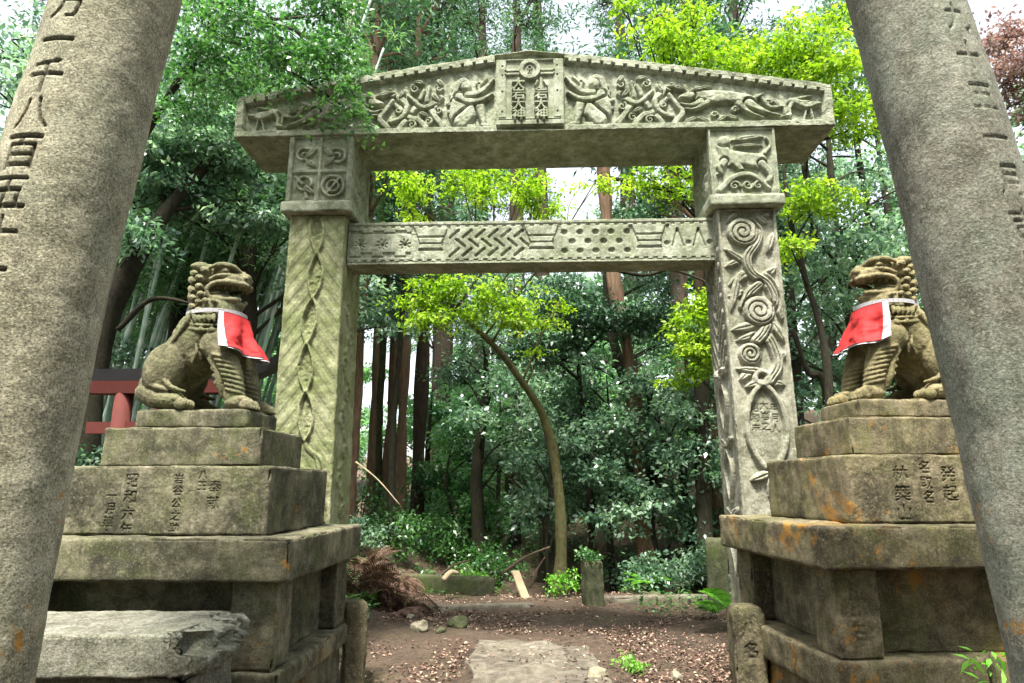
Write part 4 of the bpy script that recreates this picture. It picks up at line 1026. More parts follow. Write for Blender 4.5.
# ---- cedars: tall straight trunks, left of centre
def cedar(base, h, r, seed, lean, mat, label, group, crown=True, name='cedar_tree', z0=6.2):
    g = np.random.default_rng(seed)
    blobs = []
    for k in range(11 if crown else 0):
        z = z0+(h-z0)*(k/10)**1.1; R_ = (1.7*(1-k/11)+.5); n = 3
        for j in range(n):
            a = g.uniform(0, 6.28); blobs.append(((lean*z/h+R_*.6*math.cos(a), R_*.6*math.sin(a), z+g.normal(0, .2)), (R_*.5, R_*.5, .35), 3))
    # root flare, straight bole
    return make_tree(name, base, [(0, 0, -.3), (0, 0, .6), (lean*.4, 0, h*.4), (lean, 0, h)], [r*1.35, r*1.05, r*.9, r*.25], blobs, M['leaf_cedar'], mat, label, 'tree', group, per=70, rad=.5, flat=.3, L=.16, W=.05, seed=seed, limb_r=.04, droop=.5, upn=.4)
def place(px, Y, dz=0): x = at(px, 487, Y)[0]; return (x, Y, float(terr(x, Y))+dz)
cg = 'cedar trunks behind the left gate post'
cedar(place(351, 12.5), 15, .115, 1, .1, M['cedar'], 'cedar with reddish brown trunk, closest to the left gate post', cg)
cedar(place(370, 15), 15, .08, 2, .0, M['cedar'], 'slimmer cedar just right of the one beside the left gate post', cg)
cedar(place(386, 17), 17, .12, 3, .35, M['cedar'], 'cedar with brown trunk, left one of the pair standing close together', cg)
cedar(place(399, 14.5), 17, .12, 4, .12, M['cedar'], 'tall cedar with the palest trunk, right one of the close pair', cg)
cedar(place(417, 15.5), 17, .145, 5, .2, M['cedar_dark'], 'dark brown cedar right of the close pair', cg)
src = cedar(place(377, 21), 18, .10, 6, .1, M['cedar_dark'], 'thin far cedar seen between the nearer brown trunks', 'far thin cedars', z0=7)
for i, (px, Y, s_) in enumerate(((430, 27, .9), (447, 24, .8), (393, 34, .9), (463, 29, .9), (515, 30, 1.), (540, 36, 1.1), (492, 27, .8))):
    move_copy(src, place(px, Y), i*1.3, (s_, s_, 1), 'thin far cedar seen between the nearer brown trunks')

# ---- crooked mossy tree carrying fresh maple leaves, centre
b0 = at(560, 592, 10.2); base = (b0[0], 10.2, float(terr(b0[0], 10.2)))
def rel(px, py, Y, b=None): return tuple(at(px, py, Y)-np.array(b if b is not None else base))
make_tree('crooked_tree', base, [(0, 0, -.2), (0, 0, .12), rel(561, 524, 10.2), rel(555, 462, 10.2), rel(542, 414, 10.1), rel(520, 379, 9.9), rel(500, 352, 9.7), rel(473, 326, 9.4), rel(452, 308, 9.0)], [.12, .105, .09, .085, .07, .06, .05, .035, .018],
          [(rel(500, 300, 8.8), (.55, .5, .12), 9), (rel(455, 285, 8.6), (.5, .5, .12), 11), (rel(425, 300, 8.6), (.3, .4, .10), 6), (rel(430, 322, 8.6), (.3, .4, .05), 4), (rel(515, 318, 8.8), (.4, .4, .06), 5), (rel(470, 312, 8.7), (.4, .4, .05), 5), (rel(545, 320, 10.0), (.35, .3, .10), 3), (rel(560, 300, 10.2), (.3, .3, .1), 2), (rel(535, 345, 9.6), (.2, .2, .08), 1),
           (rel(425, 187, 8.6), (.4, .6, .25), 9), (rel(475, 182, 8.6), (.5, .6, .35), 13), (rel(520, 190, 8.8), (.45, .6, .25), 11), (rel(540, 208, 9.0), (.35, .5, .08), 4), (rel(412, 208, 8.8), (.2, .5, .1), 3), (rel(595, 182, 9), (.35, .5, .12), 3)],
          M['leaf_maple'], M['mossbark'], 'crooked mossy tree leaning left with bright yellow-green maple leaves under and above the crossbeam', per=75, rad=.25, flat=.07, L=.07, W=.04, seed=21, limb_r=.020, droop=.35, upn=1.5, dens=1.25)
# ---- big maple at the upper right
b0 = place(700, 10.8)
def relb(px, py, Y): return tuple(at(px, py, Y)-np.array(b0))
make_tree('maple_tree', b0, [(0, 0, -.2), (.05, 0, 1.5), (.1, -.1, 3.2), (.25, -.4, 5.0), (.3, -.8, 6.6)], [.16, .13, .11, .08, .04],
          [(relb(700, 60, 9.2), (1.0, .8, .45), 40), (relb(650, 45, 9), (.5, .6, .25), 14), (relb(760, 60, 9), (.9, .8, .4), 34), (relb(815, 50, 8.8), (.8, .8, .5), 30), (relb(830, 85, 8.6), (.4, .6, .5), 18), (relb(690, 12, 9.6), (.6, .7, .25), 12),
           (relb(850, 130, 8.8), (.5, .6, .35), 14), (relb(800, 90, 9), (.6, .6, .2), 14), (relb(680, 185, 9.2), (.3, .4, .2), 7), (relb(650, 180, 9.2), (.5, .5, .15), 8), (relb(625, 5, 9.8), (.4, .4, .15), 5)],
          M['leaf_maple'], M['bark_dark'], 'maple with bright yellow-green crown above the right half of the lintel', per=70, rad=.30, flat=.12, L=.085, W=.045, seed=23, limb_r=.03, droop=.3, upn=1.1, dens=.8)
b0 = place(742, 9.6)
make_tree('young_maple', b0, [(0, 0, -.2), (.05, 0, 1.5), (-.1, -.1, 3.2), (-.2, -.2, 4.2)], [.06, .05, .035, .015],
          [(relb(698, 335, 8.6), (.30, .4, .5), 22), (relb(708, 300, 8.6), (.22, .4, .2), 8), (relb(690, 375, 8.8), (.25, .4, .15), 6), (relb(712, 350, 8.8), (.3, .4, .5), 10)],
          M['leaf_maple'], M['bark_dark'], 'young maple with fresh green leaves against the inner side of the right gate post', per=70, rad=.24, flat=.12, L=.075, W=.04, seed=24, limb_r=.015)
b0 = place(812, 9.0)
make_tree('young_maple', b0, [(0, 0, -.2), tuple(relb(828, 375, 9.0)), tuple(relb(803, 270, 9.0)), tuple(relb(790, 215, 8.9)), tuple(relb(783, 165, 8.9))], [.07, .05, .04, .032, .02],
          [(relb(800, 205, 8.6), (.3, .4, .12), 8), (relb(790, 245, 8.5), (.22, .4, .15), 5), (relb(835, 200, 8.8), (.35, .4, .10), 7), (relb(815, 190, 8.7), (.3, .4, .10), 4)],
          M['leaf_maple'], M['bark_dark'], 'slender dark stemmed maple with green sprays right of the right gate post', per=70, rad=.28, flat=.10, L=.08, W=.042, seed=25, limb_r=.015)

# ---- mid distance evergreens, glossy blue-green
def ever(px, Y, h, seed, label, spread=1.5, n=14, zlo=1.0, mat='leaf_teal', tr=.09, lean=0, group=None, per=78, rad=.42, L=.10, W=.052, k=8, bark='bark_dark', name='evergreen_tree', b=None):
    b = b or place(px, Y); g = np.random.default_rng(seed+500); blobs = []
    for i in range(n):
        z = zlo+(h-zlo)*(i+.5)/n; a = g.uniform(0, 6.28); R_ = spread*(.45+.55*math.sin(math.pi*(.15+.8*(i+.5)/n)))*g.uniform(.6, 1)
        blobs.append(((lean*z/h+R_*math.cos(a), R_*math.sin(a), z), (spread*.42, spread*.42, .24), k))
    return make_tree(name, b, [(0, 0, -.2), (g.normal(0, .08), 0, h*.3), (lean*.6+g.normal(0, .1), 0, h*.65), (lean, 0, h)], [tr*1.25, tr, tr*.7, tr*.2], blobs, M[mat], M[bark], label, 'tree', group, per=per, rad=rad, flat=.16, L=L, W=W, seed=seed, limb_r=max(.02, tr*.3))
ever(640, 12.3, 6.5, 31, 'evergreen with dark ivy-covered trunk right of the crooked tree', 1.7, 12, 1.6, tr=.14, lean=-.5)
ever(483, 13.2, 5.4, 32, 'forked dark evergreen left of the crooked tree', 1.2, 10, 2.1, tr=.1, mat='leaf_teal')
ever(515, 15.0, 6.5, 33, 'thin dark evergreen between the forked one and the crooked tree', 1.4, 10, 1.8, tr=.09)
ever(690, 12.0, 4.6, 35, 'low wide evergreen with drooping glossy leaves beside the right gate post', 1.3, 14, .6, tr=.06)
ever(565, 18.0, 5.5, 38, 'taller evergreen far behind the crooked tree', 2.0, 14, 1.5, mat='leaf_teal', rad=.55, L=.14, W=.07)
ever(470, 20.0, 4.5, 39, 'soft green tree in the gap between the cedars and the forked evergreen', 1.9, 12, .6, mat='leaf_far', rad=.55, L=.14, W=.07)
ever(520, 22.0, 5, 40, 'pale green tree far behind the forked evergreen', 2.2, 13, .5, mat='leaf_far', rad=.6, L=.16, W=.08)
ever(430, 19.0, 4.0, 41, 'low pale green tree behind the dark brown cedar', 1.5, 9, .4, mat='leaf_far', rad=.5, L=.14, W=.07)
ever(610, 11.6, 3.6, 53, 'young evergreen with pale new leaves behind the stump', 1.0, 10, 1.0, tr=.05)
ever(660, 11.4, 3.0, 54, 'young evergreen with drooping sprays left of the tall mossy post', .9, 9, .7, tr=.05)
ever(548, 10.7, 3.0, 60, 'slender sapling growing close against the crooked trunk', .45, 6, 1.2, tr=.025, per=60, rad=.28, k=4)
ever(540, 12.6, 3.2, 55, 'young evergreen just left of the crooked trunk', .9, 8, .9, tr=.05)
ever(452, 14.5, 2.6, 56, 'young light green tree right of the dark brown cedar', .9, 8, .6, tr=.04, mat='leaf_green')
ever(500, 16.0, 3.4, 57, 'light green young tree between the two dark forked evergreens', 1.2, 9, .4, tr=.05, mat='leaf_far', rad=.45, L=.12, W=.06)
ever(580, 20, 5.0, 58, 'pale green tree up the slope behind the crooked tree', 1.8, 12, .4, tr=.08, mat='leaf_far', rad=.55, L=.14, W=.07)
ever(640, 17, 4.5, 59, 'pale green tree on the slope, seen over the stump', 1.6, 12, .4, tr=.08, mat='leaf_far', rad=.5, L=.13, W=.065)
# right side behind the lion
ever(800, 11.0, 7.5, 42, 'dense evergreen between the right gate post and the right lion', 1.6, 18, .6)
ever(870, 10.5, 8.0, 43, 'dense evergreen right behind the right lion', 1.7, 20, .8)
ever(840, 13.5, 11.0, 44, 'tall evergreen rising behind the right lion', 2.2, 20, 2.0, rad=.5, L=.13, W=.06)
ever(930, 12.0, 10.0, 45, 'evergreen behind the grey pillar', 2.0, 16, 1.0, rad=.5)
ever(1010, 11.5, 6.2, 46, 'green tree right of the grey pillar', 1.6, 16, .6, mat='leaf_green')
# left side
ever(235, 10.0, 8.0, 47, 'evergreen with spreading glossy leaves above the left lion', 1.9, 14, 3.7, tr=.12, k=7)
ever(160, 10.8, 9.0, 48, 'evergreen above the bamboo, left of the left lion', 2.0, 15, 4.3, tr=.13, k=7, rad=.45)
ever(310, 11.5, 9.0, 49, 'evergreen behind the left gate post', 1.8, 15, 3.6, tr=.12)
ever(395, 12.5, 6.5, 50, 'dark evergreen high under the left end of the crossbeam', 1.0, 6, 4.6, tr=.07, mat='leaf_teal')
ever(15, 8.5, 7.5, 51, 'dark evergreen at the left edge behind the speckled pillar', 1.8, 16, 1.2, mat='leaf_teal')
# dark-leaved sprays of the middle
b0 = place(590, 11.6)
make_tree('evergreen_tree', b0, [(0, 0, -.2), (0, 0, 1.5), (-.1, 0, 3.2), (-.2, 0, 4.4)], [.07, .06, .05, .02],
          [(relb(600, 320, 11.0), (.9, .6, .25), 20), (relb(555, 300, 11.0), (.6, .6, .25), 12), (relb(640, 315, 11), (.6, .5, .2), 12), (relb(570, 345, 11.2), (.5, .5, .15), 8), (relb(525, 345, 10.8), (.5, .5, .2), 9)],
          M['leaf_dark'], M['bark_dark'], 'shady evergreen with a dark horizontal spray below the crossbeam', per=110, rad=.38, flat=.12, L=.10, W=.045, seed=52, limb_r=.03)

# ---- left: broadleaf tree overhanging the lintel, near
b0 = (-5.15, 7.4, float(terr(-5.15, 7.4)))
make_tree('broadleaf_tree', b0, [(0, 0, -.2), (-.1, 0, 1.5), (.1, 0, 3.4), (.7, -.3, 5.0), (1.9, -1.0, 6.3)], [.13, .11, .095, .07, .03],
          [(relb(290, 55, 5.5), (.5, .4, .32), 17), (relb(325, 15, 5.5), (.4, .4, .4), 14), (relb(245, 20, 5.8), (.6, .5, .45), 20), (relb(346, 108, 5.45), (.13, .12, .20), 4), (relb(205, 80, 6.2), (.5, .4, .4), 18), (relb(200, 10, 6.3), (.5, .5, .4), 16), (relb(340, 60, 5.4), (.16, .2, .28), 6), (relb(250, 80, 6.8), (.5, .4, .3), 10)],
          M['leaf_green'], M['bark_dark'], 'broadleaf tree with bright green leaves hanging over the left end of the lintel', per=95, rad=.24, flat=.2, L=.056, W=.030, seed=61, limb_r=.025, droop=.5)
b0 = place(375, 17)
make_tree('blossoming_tree', b0, [(0, 0, -.2), (0, 0, 5), (.1, 0, 10), (.2, 0, 13)], [.16, .14, .1, .05],
          [(relb(390, 15, 17), (1.3, 1.2, .8), 40), (relb(400, 50, 17), (1.1, 1, .45), 26), (relb(372, 60, 17), (.6, .8, .5), 14), (relb(425, 30, 17.5), (.7, .8, .8), 14)],
          M['leaf_blossom'], M['bark'], 'tree with cream coloured new leaves above the left slope of the lintel', per=110, rad=.42, flat=.25, L=.13, W=.08, seed=62)
b0 = place(1015, 13)
make_tree('red_leaved_tree', b0, [(0, 0, -.2), (0, 0, 4), (.1, 0, 7), (.2, 0, 9)], [.12, .1, .08, .03],
          [(relb(1020, 70, 12), (.8, .8, .5), 14), (relb(1045, 90, 12), (.7, .8, .5), 12), (relb(1000, 40, 12.4), (.6, .6, .4), 10)],
          M['leaf_pink'], M['bark'], 'tree with reddish pink leaves at the upper right corner', per=110, rad=.4, flat=.2, L=.11, W=.06, seed=63)
# dark trunk leaning behind the left lion
b0 = place(88, 8.2)
make_tree('leaning_tree', b0, [(0, 0, -.2), relb(100, 345, 8.2), relb(128, 275, 8.2), relb(160, 220, 8.3), relb(205, 165, 8.5), relb(250, 110, 8.8)], [.14, .13, .11, .09, .07, .04],
          [(relb(200, 130, 8.4), (.7, .6, .3), 22), (relb(150, 150, 8.4), (.6, .6, .3), 18), (relb(240, 160, 8.6), (.6, .6, .25), 18), (relb(130, 235, 8.0), (.35, .4, .25), 9), (relb(260, 215, 8.8), (.5, .5, .25), 14), (relb(170, 190, 8.6), (.5, .5, .2), 10)],
          M['leaf_teal'], M['bark_dark'], 'dark trunk leaning right behind the left lion', per=100, rad=.34, flat=.15, L=.10, W=.048, seed=64, limb_r=.035)
for i, (pts, lb) in enumerate(((((118, 330, 8.0), (150, 300, 8.0), (185, 302, 8.0), (235, 318, 8.2)), 'bare dark bough crossing the bamboo just behind the left lion'), (((590, 262, 9.4), (640, 275, 9.2), (672, 270, 9.2), (715, 285, 9.0)), 'bare dark bough under the right half of the crossbeam'),
                                       (((610, 178, 9.6), (645, 185, 9.4), (680, 195, 9.4), (700, 205, 9.4)), 'bare dark bough above the right half of the crossbeam'))):
    P = spline([at(*q) for q in pts], 20); v, f = tube_np(P, np.linspace(.035, .012, 20), 7, .3, i); tag(mesh_obj('bare_bough', v, f, M['bark_dark'], None, True), lb, 'branch')
b0 = place(832, 9.3)
P = spline([np.array(b0)-[0, 0, .1], at(826, 395, 9.3), at(808, 372, 9.3), at(793, 330, 9.2)], 18); v, f = tube_np(P, np.linspace(.07, .03, 18), 8, .2, 5)
tag(mesh_obj('bare_tree', v, f, M['bark_dark'], None, True), 'bare dark trunk leaning left beside the feet of the right lion', 'tree')

# ---- far forest: big loose crowns closing the view, farther and farther
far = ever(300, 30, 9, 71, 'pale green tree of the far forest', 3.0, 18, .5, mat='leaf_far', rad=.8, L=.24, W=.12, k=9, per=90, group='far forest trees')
far2 = ever(640, 25, 10, 72, 'blue-green tree of the far forest', 3.0, 18, .5, mat='leaf_teal', rad=.8, L=.22, W=.11, k=9, per=90, group='far forest trees')
g = np.random.default_rng(3)
for i, (px, Y, s_, k) in enumerate(((425, 36, .5, 0), (520, 36, .8, 0), (600, 30, .75, 1), (690, 26, .9, 1), (760, 27, 1.0, 1), (830, 24, 1.1, 1), (1010, 24, 1.0, 0), (210, 26, .8, 0), (120, 24, .9, 0), (30, 20, 1.1, 1), (330, 34, .6, 0),
                                    (460, 46, 1.0, 0), (560, 44, 1.0, 0), (-60, 18, 1.2, 1), (1100, 20, 1.2, 1), (740, 42, 1.3, 0))):
    move_copy((far, far2)[k], place(px, Y), g.uniform(0, 6), (s_, s_, s_*g.uniform(.85, 1.05)), ('pale green tree of the far forest', 'blue-green tree of the far forest')[k])
ever(30, 10.5, 9.0, 90, 'tall dark evergreen closing the upper left corner', 1.8, 16, 3.0, tr=.1)
ever(905, 14.0, 11.5, 91, 'tall evergreen high behind the right lion and the maple', 2.2, 16, 4.5, rad=.5, L=.13, W=.06)
ever(340, 15.0, 11.0, 92, 'tall evergreen behind the left end of the lintel', 2.0, 14, 5.0, rad=.5, L=.13, W=.06)
# tall conifers against the sky above the lintel
con = cedar(place(515, 19), 20, .24, 81, .1, M['cedar_dark'], 'tall conifer rising behind the lintel against the pale sky', 'tall conifers behind the lintel', name='conifer_tree', z0=11)
for i, (px, Y, s_) in enumerate(((440, 23, 1.2), (20, 14, .9), (640, 24, 1.15), (480, 21, 1.1), (545, 26, 1.35), (690, 23, 1.2), (770, 22, 1.1))):
    move_copy(con, place(px, Y), i*.9, s_, 'tall conifer rising behind the lintel against the pale sky')
b0 = place(643, 11.5)
make_tree('cedar_tree', b0, [(0, 0, -.3), tuple(relb(640, 480, 11.5)), tuple(relb(629, 360, 11.5)), tuple(relb(614, 280, 11.5)), tuple(relb(604, 180, 11.5)), tuple(relb(598, 80, 11.6))], [.17, .135, .125, .11, .10, .05],
          [(relb(600, 110, 11.6), (.9, .9, .8), 10), (relb(610, 60, 11.6), (.8, .8, .8), 10)], M['leaf_cedar'], M['cedar'], 'brown trunked cedar leaning slightly left, right of the centre of the clearing', per=70, rad=.5, flat=.3, L=.16, W=.05, seed=82)
cedar(place(716, 11.6), 12, .16, 83, .0, M['cedar'], 'cedar with brown trunk partly hidden by the right gate post', None, z0=7)
# unseen trees added behind the viewer to shade the fronts of the stones
for i, (x, y, s_, k) in enumerate(((-6, -5, 1.1, 1), (-2, -6.5, 1.2, 1), (2, -6, 1.2, 1), (6, -5, 1.1, 1), (-10, -2, 1.1, 1), (10, -2, 1.1, 1), (0, -11, 1.5, 1), (-7, -11, 1.4, 1), (7, -11, 1.4, 1))):
    move_copy((far, far2)[k], (x, y, 0), i*1.1, s_, 'dense tree of the wood on the near side of the torii, behind the standpoint', 'trees behind the standpoint')

# ---- bamboo grove on the left
def bamboo_mesh(seed, h=9):
    g = np.random.default_rng(seed); n = 90; z = np.linspace(-.2, h, n); bend = .55*(z/h)**2
    node = np.mod(z, .34) < .08
    P = np.stack([bend, .03*np.sin(z*.7), z], 1); r = .042*(1-.55*z/h)*(1+.10*node)
    v, f = tube_np(P, r, 10); rn = np.repeat(np.clip(node*1.0, 0, 1), 10)
    return v, f, rn
protos = []
for k in range(3):
    v, f, rn = bamboo_mesh(k+1, 8.5+k*.6)
    t = empty('bamboo', (0, 0, 0), 0, 'tall blue-green bamboo culm in the grove behind the left lion', 'bamboo', 'bamboo culms behind the left lion')
    o = mesh_obj('culm', v, f, M['bamboo'], t, True, {'rnd': rn})
    g = np.random.default_rng(50+k); n = 16; zz = g.uniform(4.5, 8.6, n); cs = np.stack([.55*(zz/9)**2+g.normal(0, .35, n), g.normal(0, .35, n), zz], 1)
    V, Fq, r2 = foliage(g, cs, 60, .35, .25, .16, .024, .5, .5); mesh_obj('leaves', V, Fq, M['leaf_bamboo'], t, False, {'rnd': r2}); protos.append(t)
g = np.random.default_rng(9); cnt = 0
for i in range(120):
    Y = g.uniform(9.4, 16); px = g.uniform(60, 350) if i > 90 else g.uniform(80, 275); x = at(px, 400, Y)[0]-.7
    loc = (x, Y, float(terr(x, Y))); sw = g.uniform(.85, 1.25)
    if cnt < 3: o = protos[cnt]; o.location = loc
    else: o = copy_tree(protos[cnt % 3]); o.location = loc
    o.scale = (sw, sw, g.uniform(.85, 1.05)); o.rotation_euler = (g.normal(0, .03), R(g.uniform(3, 12)), g.uniform(-.6, .6)); cnt += 1

# ================================================================== UNDERGROWTH
def shrub(px, Y, r, h, n, mat, label, seed, cat='shrub', name='shrub', L=.08, W=.04, per=45, b=None, group=None):
    b = b or place(px, Y); g = np.random.default_rng(seed)
    u = unit(g, n)*(g.random(n)**.4)[:, None]; cs = np.array([0, 0, h*.5])+u*np.array([r, r, h*.5])
    t = empty(name, b, 0, label, cat, group); mb = MB()
    for q in cs[:min(n, 14)]: mb.add(*tube_np(spline([(0, 0, -.05), (q[0]*.4, q[1]*.4, q[2]*.6), tuple(q)], 6), np.linspace(.012, .004, 6), 5))
    mb.build('stem', M['bark'], t, True)
    V, Fq, rn = foliage(g, cs, per, r*.3+.08, .2, L, W, .8, .3); mesh_obj('leaves', V, Fq, M[mat], t, False, {'rnd': rn}); return t
shrub(565, 9.75, .22, .35, 10, 'leaf_weed', 'bright green weed clump at the foot of the crooked tree', 1, L=.05, W=.03, cat='plant', name='weed_clump')
shrub(596, 9.1, .12, .16, 5, 'leaf_green', 'small leafy tuft growing on the short stone stump', 2, L=.05, W=.03, cat='plant', name='leafy_tuft', b=(at(594, 606, 9.0)[0], 9.1, .55))
shrub(655, 10.4, .45, .55, 26, 'leaf_teal', 'low glossy shrub behind the right kerb stone', 3)
shrub(625, 11.5, .5, .6, 22, 'leaf_teal', 'low glossy shrub on the slope behind the stump', 4)
shrub(700, 10.6, .5, .8, 28, 'leaf_teal', 'waist high shrub behind the tall mossy stone post', 5)
shrub(468, 11.2, .45, .5, 22, 'leaf_weed', 'green ground plants behind the low wall', 6, L=.06)
shrub(500, 12.5, .8, .9, 34, 'leaf_green', 'rounded green bush behind the leaning board', 7)
shrub(455, 14, .9, 1.0, 34, 'leaf_green', 'green bush right of the dark brown cedar', 8)
shrub(395, 12.2, .8, .8, 26, 'leaf_green', 'green bush between the cedar trunks and the heap of fronds', 19)
shrub(360, 11.0, .5, .6, 18, 'leaf_teal', 'dark green bush beside the cedar nearest the gate post', 20)
shrub(420, 15.5, .9, 1.2, 26, 'leaf_far', 'pale green bush in the gap right of the cedars', 23, L=.1, W=.05)
shrub(362, 13.5, 1.0, 1.3, 30, 'leaf_green', 'broad green bush behind the cedar nearest the left gate post', 24)
shrub(400, 18, 1.3, 1.6, 34, 'leaf_far', 'pale green bush far behind the pair of cedars', 25, L=.11, W=.055)
shrub(430, 11.6, .5, .45, 18, 'leaf_green', 'small green bush behind the heap of dead fronds', 9)
shrub(375, 8.6, .13, .2, 6, 'leaf_weed', 'little green seedling on the left bank', 10, L=.06, W=.03, cat='plant', name='seedling')
shrub(356, 7.6, .10, .16, 5, 'leaf_weed', 'little green seedling beside the left pedestal', 11, L=.06, W=.03, cat='plant', name='seedling')
shrub(745, 11, .8, 1.3, 34, 'leaf_teal', 'dark shrub behind the right gate post foot', 12)
shrub(625, 5.9, .10, .12, 5, 'leaf_weed', 'tiny weed beside the pale rock on the path edge', 13, L=.04, W=.02, cat='plant', name='weed_clump')
shrub(545, 14, 1.2, 1.3, 40, 'leaf_teal', 'wide low evergreen bush behind the crooked tree', 14)
shrub(585, 16, 1.3, 1.6, 40, 'leaf_teal', 'evergreen bush up the slope behind the crooked tree', 15)
shrub(880, 8.4, .9, 1.2, 50, 'leaf_teal', 'evergreen bush behind the right pedestal', 16)
shrub(200, 8.3, .9, .9, 40, 'leaf_green', 'green bush behind the red torii', 17)
shrub(95, 7.9, .6, 1.5, 40, 'leaf_teal', 'leafy bush between the speckled pillar and the red torii', 18)
# fern at the corner of the right pedestal, weeds at the pillar foot
def fern(b, n, l, label, seed, mat='leaf_weed', name='fern', arch=.5, W=.018, group=None):
    g = np.random.default_rng(seed); t = empty(name, b, 0, label, 'fern', group)
    mb = MB(); P_, D_, N_, Ls = [], [], [], []
    for i in range(n):
        a = g.uniform(0, 6.28); e = g.uniform(.6, 1.2); LL = l*g.uniform(.7, 1.1)
        u = np.linspace(0, 1, 22)[:, None]; d = np.array([math.cos(a), math.sin(a), 0])
        P = d*u*LL*.8*np.cos(e*.3)+np.array([0, 0, 1])*(u*LL*e*.8-arch*LL*u**2)
        mb.add(*tube_np(P, np.linspace(.004, .0015, 22), 4))
        sd = np.array([-d[1], d[0], 0])
        for s in (-1, 1):
            P_.append(P[2:]); D_.append(np.repeat((sd*s+d*.35)[None], 20, 0)); N_.append(np.repeat(np.array([[0, 0, 1.]])+d*.3, 20, 0)); Ls.append(LL*.24*np.sin(np.linspace(.35, np.pi*.97, 20)))
    mb.build('stalk', M['leaf_weed'] if mat == 'leaf_weed' else M['deadwood'], t)
    P_, D_, N_, Ls = map(np.concatenate, (P_, D_, N_, Ls)); V, Fq, rn = leaves(P_, D_, N_, Ls, Ls*0+W*1.6, g.random(len(P_))*.9)
    mesh_obj('frond', V, Fq, M[mat], t, False, {'rnd': rn}); return t
pz = at(728, 600, 7.3); fern((pz[0], 7.3, .25), 9, .55, 'green fern between the right gate post and the corner of the pedestal', 1)
pz = at(715, 600, 8.2); fern((pz[0], 8.2, .05), 7, .4, 'smaller fern in front of the tall mossy stone post', 2)
pz = at(650, 590, 10.2); fern((pz[0], 10.2, .1), 8, .5, 'fern behind the right kerb stone', 3)
pz = at(990, 683, 3.2); shrub(0, 0, .03, .50, 7, 'leaf_weed', 'tall green weed growing at the foot of the grey pillar', 21, L=.085, W=.02, per=6, cat='plant', name='tall_weed', b=(pz[0]+.02, 3.2, .42))
rock(at(1006, 683, 3.3)[0], 3.3, .34, M['mossrock'], 'mossy rock at the foot of the grey pillar carrying the tall weed', 455, z=.0)
# heap of dead brown fronds on the left bank
hp = place(392, 8.9); proto = fern((hp[0], hp[1], hp[2]), 18, .6, 'dry brown fronds heaped on the left bank', 31, 'deadfrond', 'dead_frond_bunch', .9, .010, 'dead fronds on the left bank'); g = np.random.default_rng(5)
proto['category'] = 'dead fronds'
for i in range(11):
    px = g.uniform(358, 410); Y = g.uniform(8.4, 10); p_ = place(px, Y); c = copy_tree(proto); s_ = g.uniform(.6, 1.2)
    c.location = (p_[0], p_[1], p_[2]+g.uniform(0, .22)); c.rotation_euler = (g.normal(0, .6), g.normal(0, .6), g.uniform(0, 6)); c.scale = (s_, s_, s_*.8)
# fallen leaves and twigs over the ground
g = np.random.default_rng(77); n = 130000
Y = 4.2+12*g.random(n)**1.3; X = g.uniform(-.75, .75, n)*Y+.1*g.normal(size=n)
dn = fbm(np.stack([X, Y, X*0], 1), 1.1, 15); keep = (g.random(n) < .55+dn*1.1)&~((X > -.42)&(X < .95)&(Y < 7.3)&(g.random(n) > .12)); X, Y = X[keep], Y[keep]; n = len(X)
Z = terr(X, Y)+.006+.012*g.random(n); Z = np.where((X > -.42)&(X < .95)&(Y < 7.3), .03, Z)
V, Fq, rn = leaves(np.stack([X, Y, Z], 1), np.stack([g.normal(size=n), g.normal(size=n), g.normal(0, .25, n)], 1), np.stack([g.normal(0, .4, n), g.normal(0, .4, n), np.ones(n)], 1), g.uniform(.015, .06, n), g.uniform(.006, .026, n), g.random(n)**1.7)
tag(mesh_obj('fallen_leaves', V, Fq, M['litter'], None, False, {'rnd': rn}), 'brown and tan fallen leaves covering the forest floor', 'fallen leaves', kind='stuff')
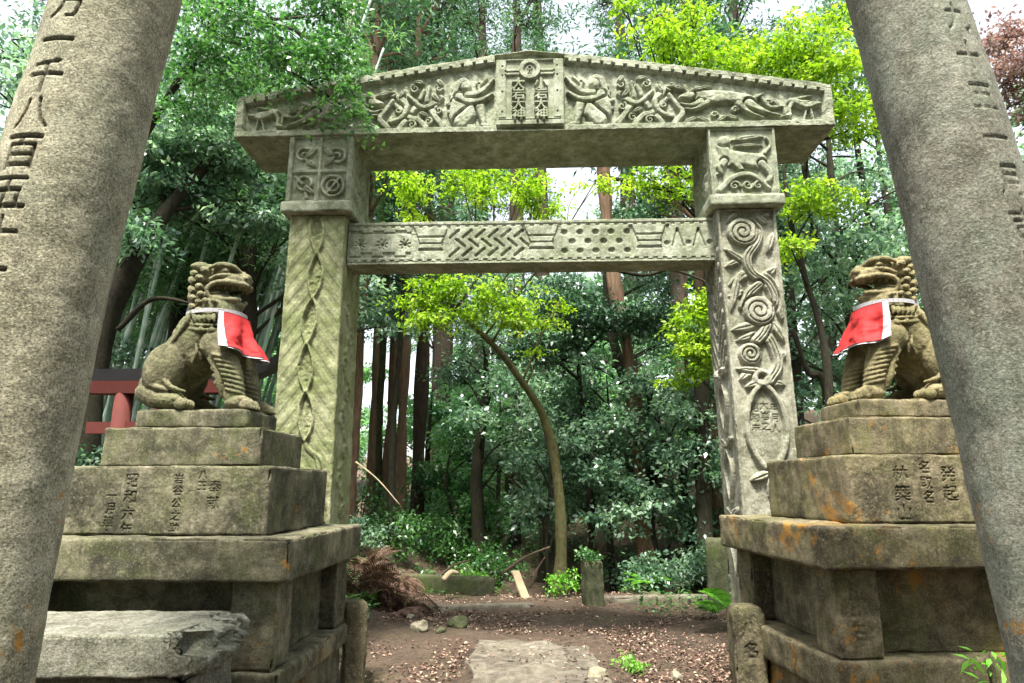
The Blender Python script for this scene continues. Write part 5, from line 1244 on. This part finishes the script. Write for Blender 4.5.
# low green ground cover on the banks
n = 26000; Y = 6.5+10*g.random(n); X = g.uniform(-.8, .8, n)*Y
dn = fbm(np.stack([X, Y, X*0], 1), .9, 25); keep = (dn > .28)&((np.abs(X-.4) > 1.2)|(Y > 10.6)); X, Y = X[keep], Y[keep]; n = len(X)
V, Fq, rn = leaves(np.stack([X, Y, terr(X, Y)+.02+.10*g.random(n)], 1), np.stack([g.normal(size=n), g.normal(size=n), g.normal(.3, .3, n)], 1), np.stack([g.normal(0, .4, n), g.normal(0, .4, n), np.ones(n)], 1), g.uniform(.04, .09, n), g.uniform(.02, .045, n), g.random(n))
tag(mesh_obj('ground_plants', V, Fq, M['leaf_green'], None, False, {'rnd': rn}), 'low green plants scattered over the forest floor', 'ground plants', kind='stuff')
# ================================================================== LIGHT
w = bpy.data.worlds.new('World'); sc.world = w; w.use_nodes = True; nt = w.node_tree
bg = nt.nodes['Background']; sky = nt.nodes.new('ShaderNodeTexSky'); sky.sky_type = 'NISHITA'; sky.sun_disc = False
SUN_EL, SUN_AZ = R(66), R(192)      # high, a little behind the viewer
sky.sun_elevation = SUN_EL; sky.sun_rotation = SUN_AZ; sky.air_density = 1.0; sky.dust_density = 3.0
hs = nt.nodes.new('ShaderNodeHueSaturation'); hs.inputs['Saturation'].default_value = .35; hs.inputs['Value'].default_value = 1.3
nt.links.new(sky.outputs[0], hs.inputs['Color']); nt.links.new(hs.outputs[0], bg.inputs['Color']); bg.inputs['Strength'].default_value = .13
sl = bpy.data.lights.new('sun', 'SUN'); sl.energy = 4.0; sl.angle = R(9); sl.color = (1, .95, .86)
so_ = bpy.data.objects.new('sun', sl); C.objects.link(so_)
d = Vector((math.sin(SUN_AZ)*math.cos(SUN_EL), math.cos(SUN_AZ)*math.cos(SUN_EL), math.sin(SUN_EL)))
so_.rotation_euler = (-d).to_track_quat('-Z', 'Y').to_euler()
vs = sc.view_settings; vs.view_transform = 'Standard'; vs.look = 'None'; vs.gamma = 1; vs.exposure = 1.6
sc.cycles.max_bounces = 6; sc.cycles.transparent_max_bounces = 4; sc.cycles.diffuse_bounces = 3; sc.cycles.glossy_bounces = 2; sc.cycles.transmission_bounces = 3
sc.cycles.use_denoising = True; sc.cycles.sample_clamp_indirect = 5
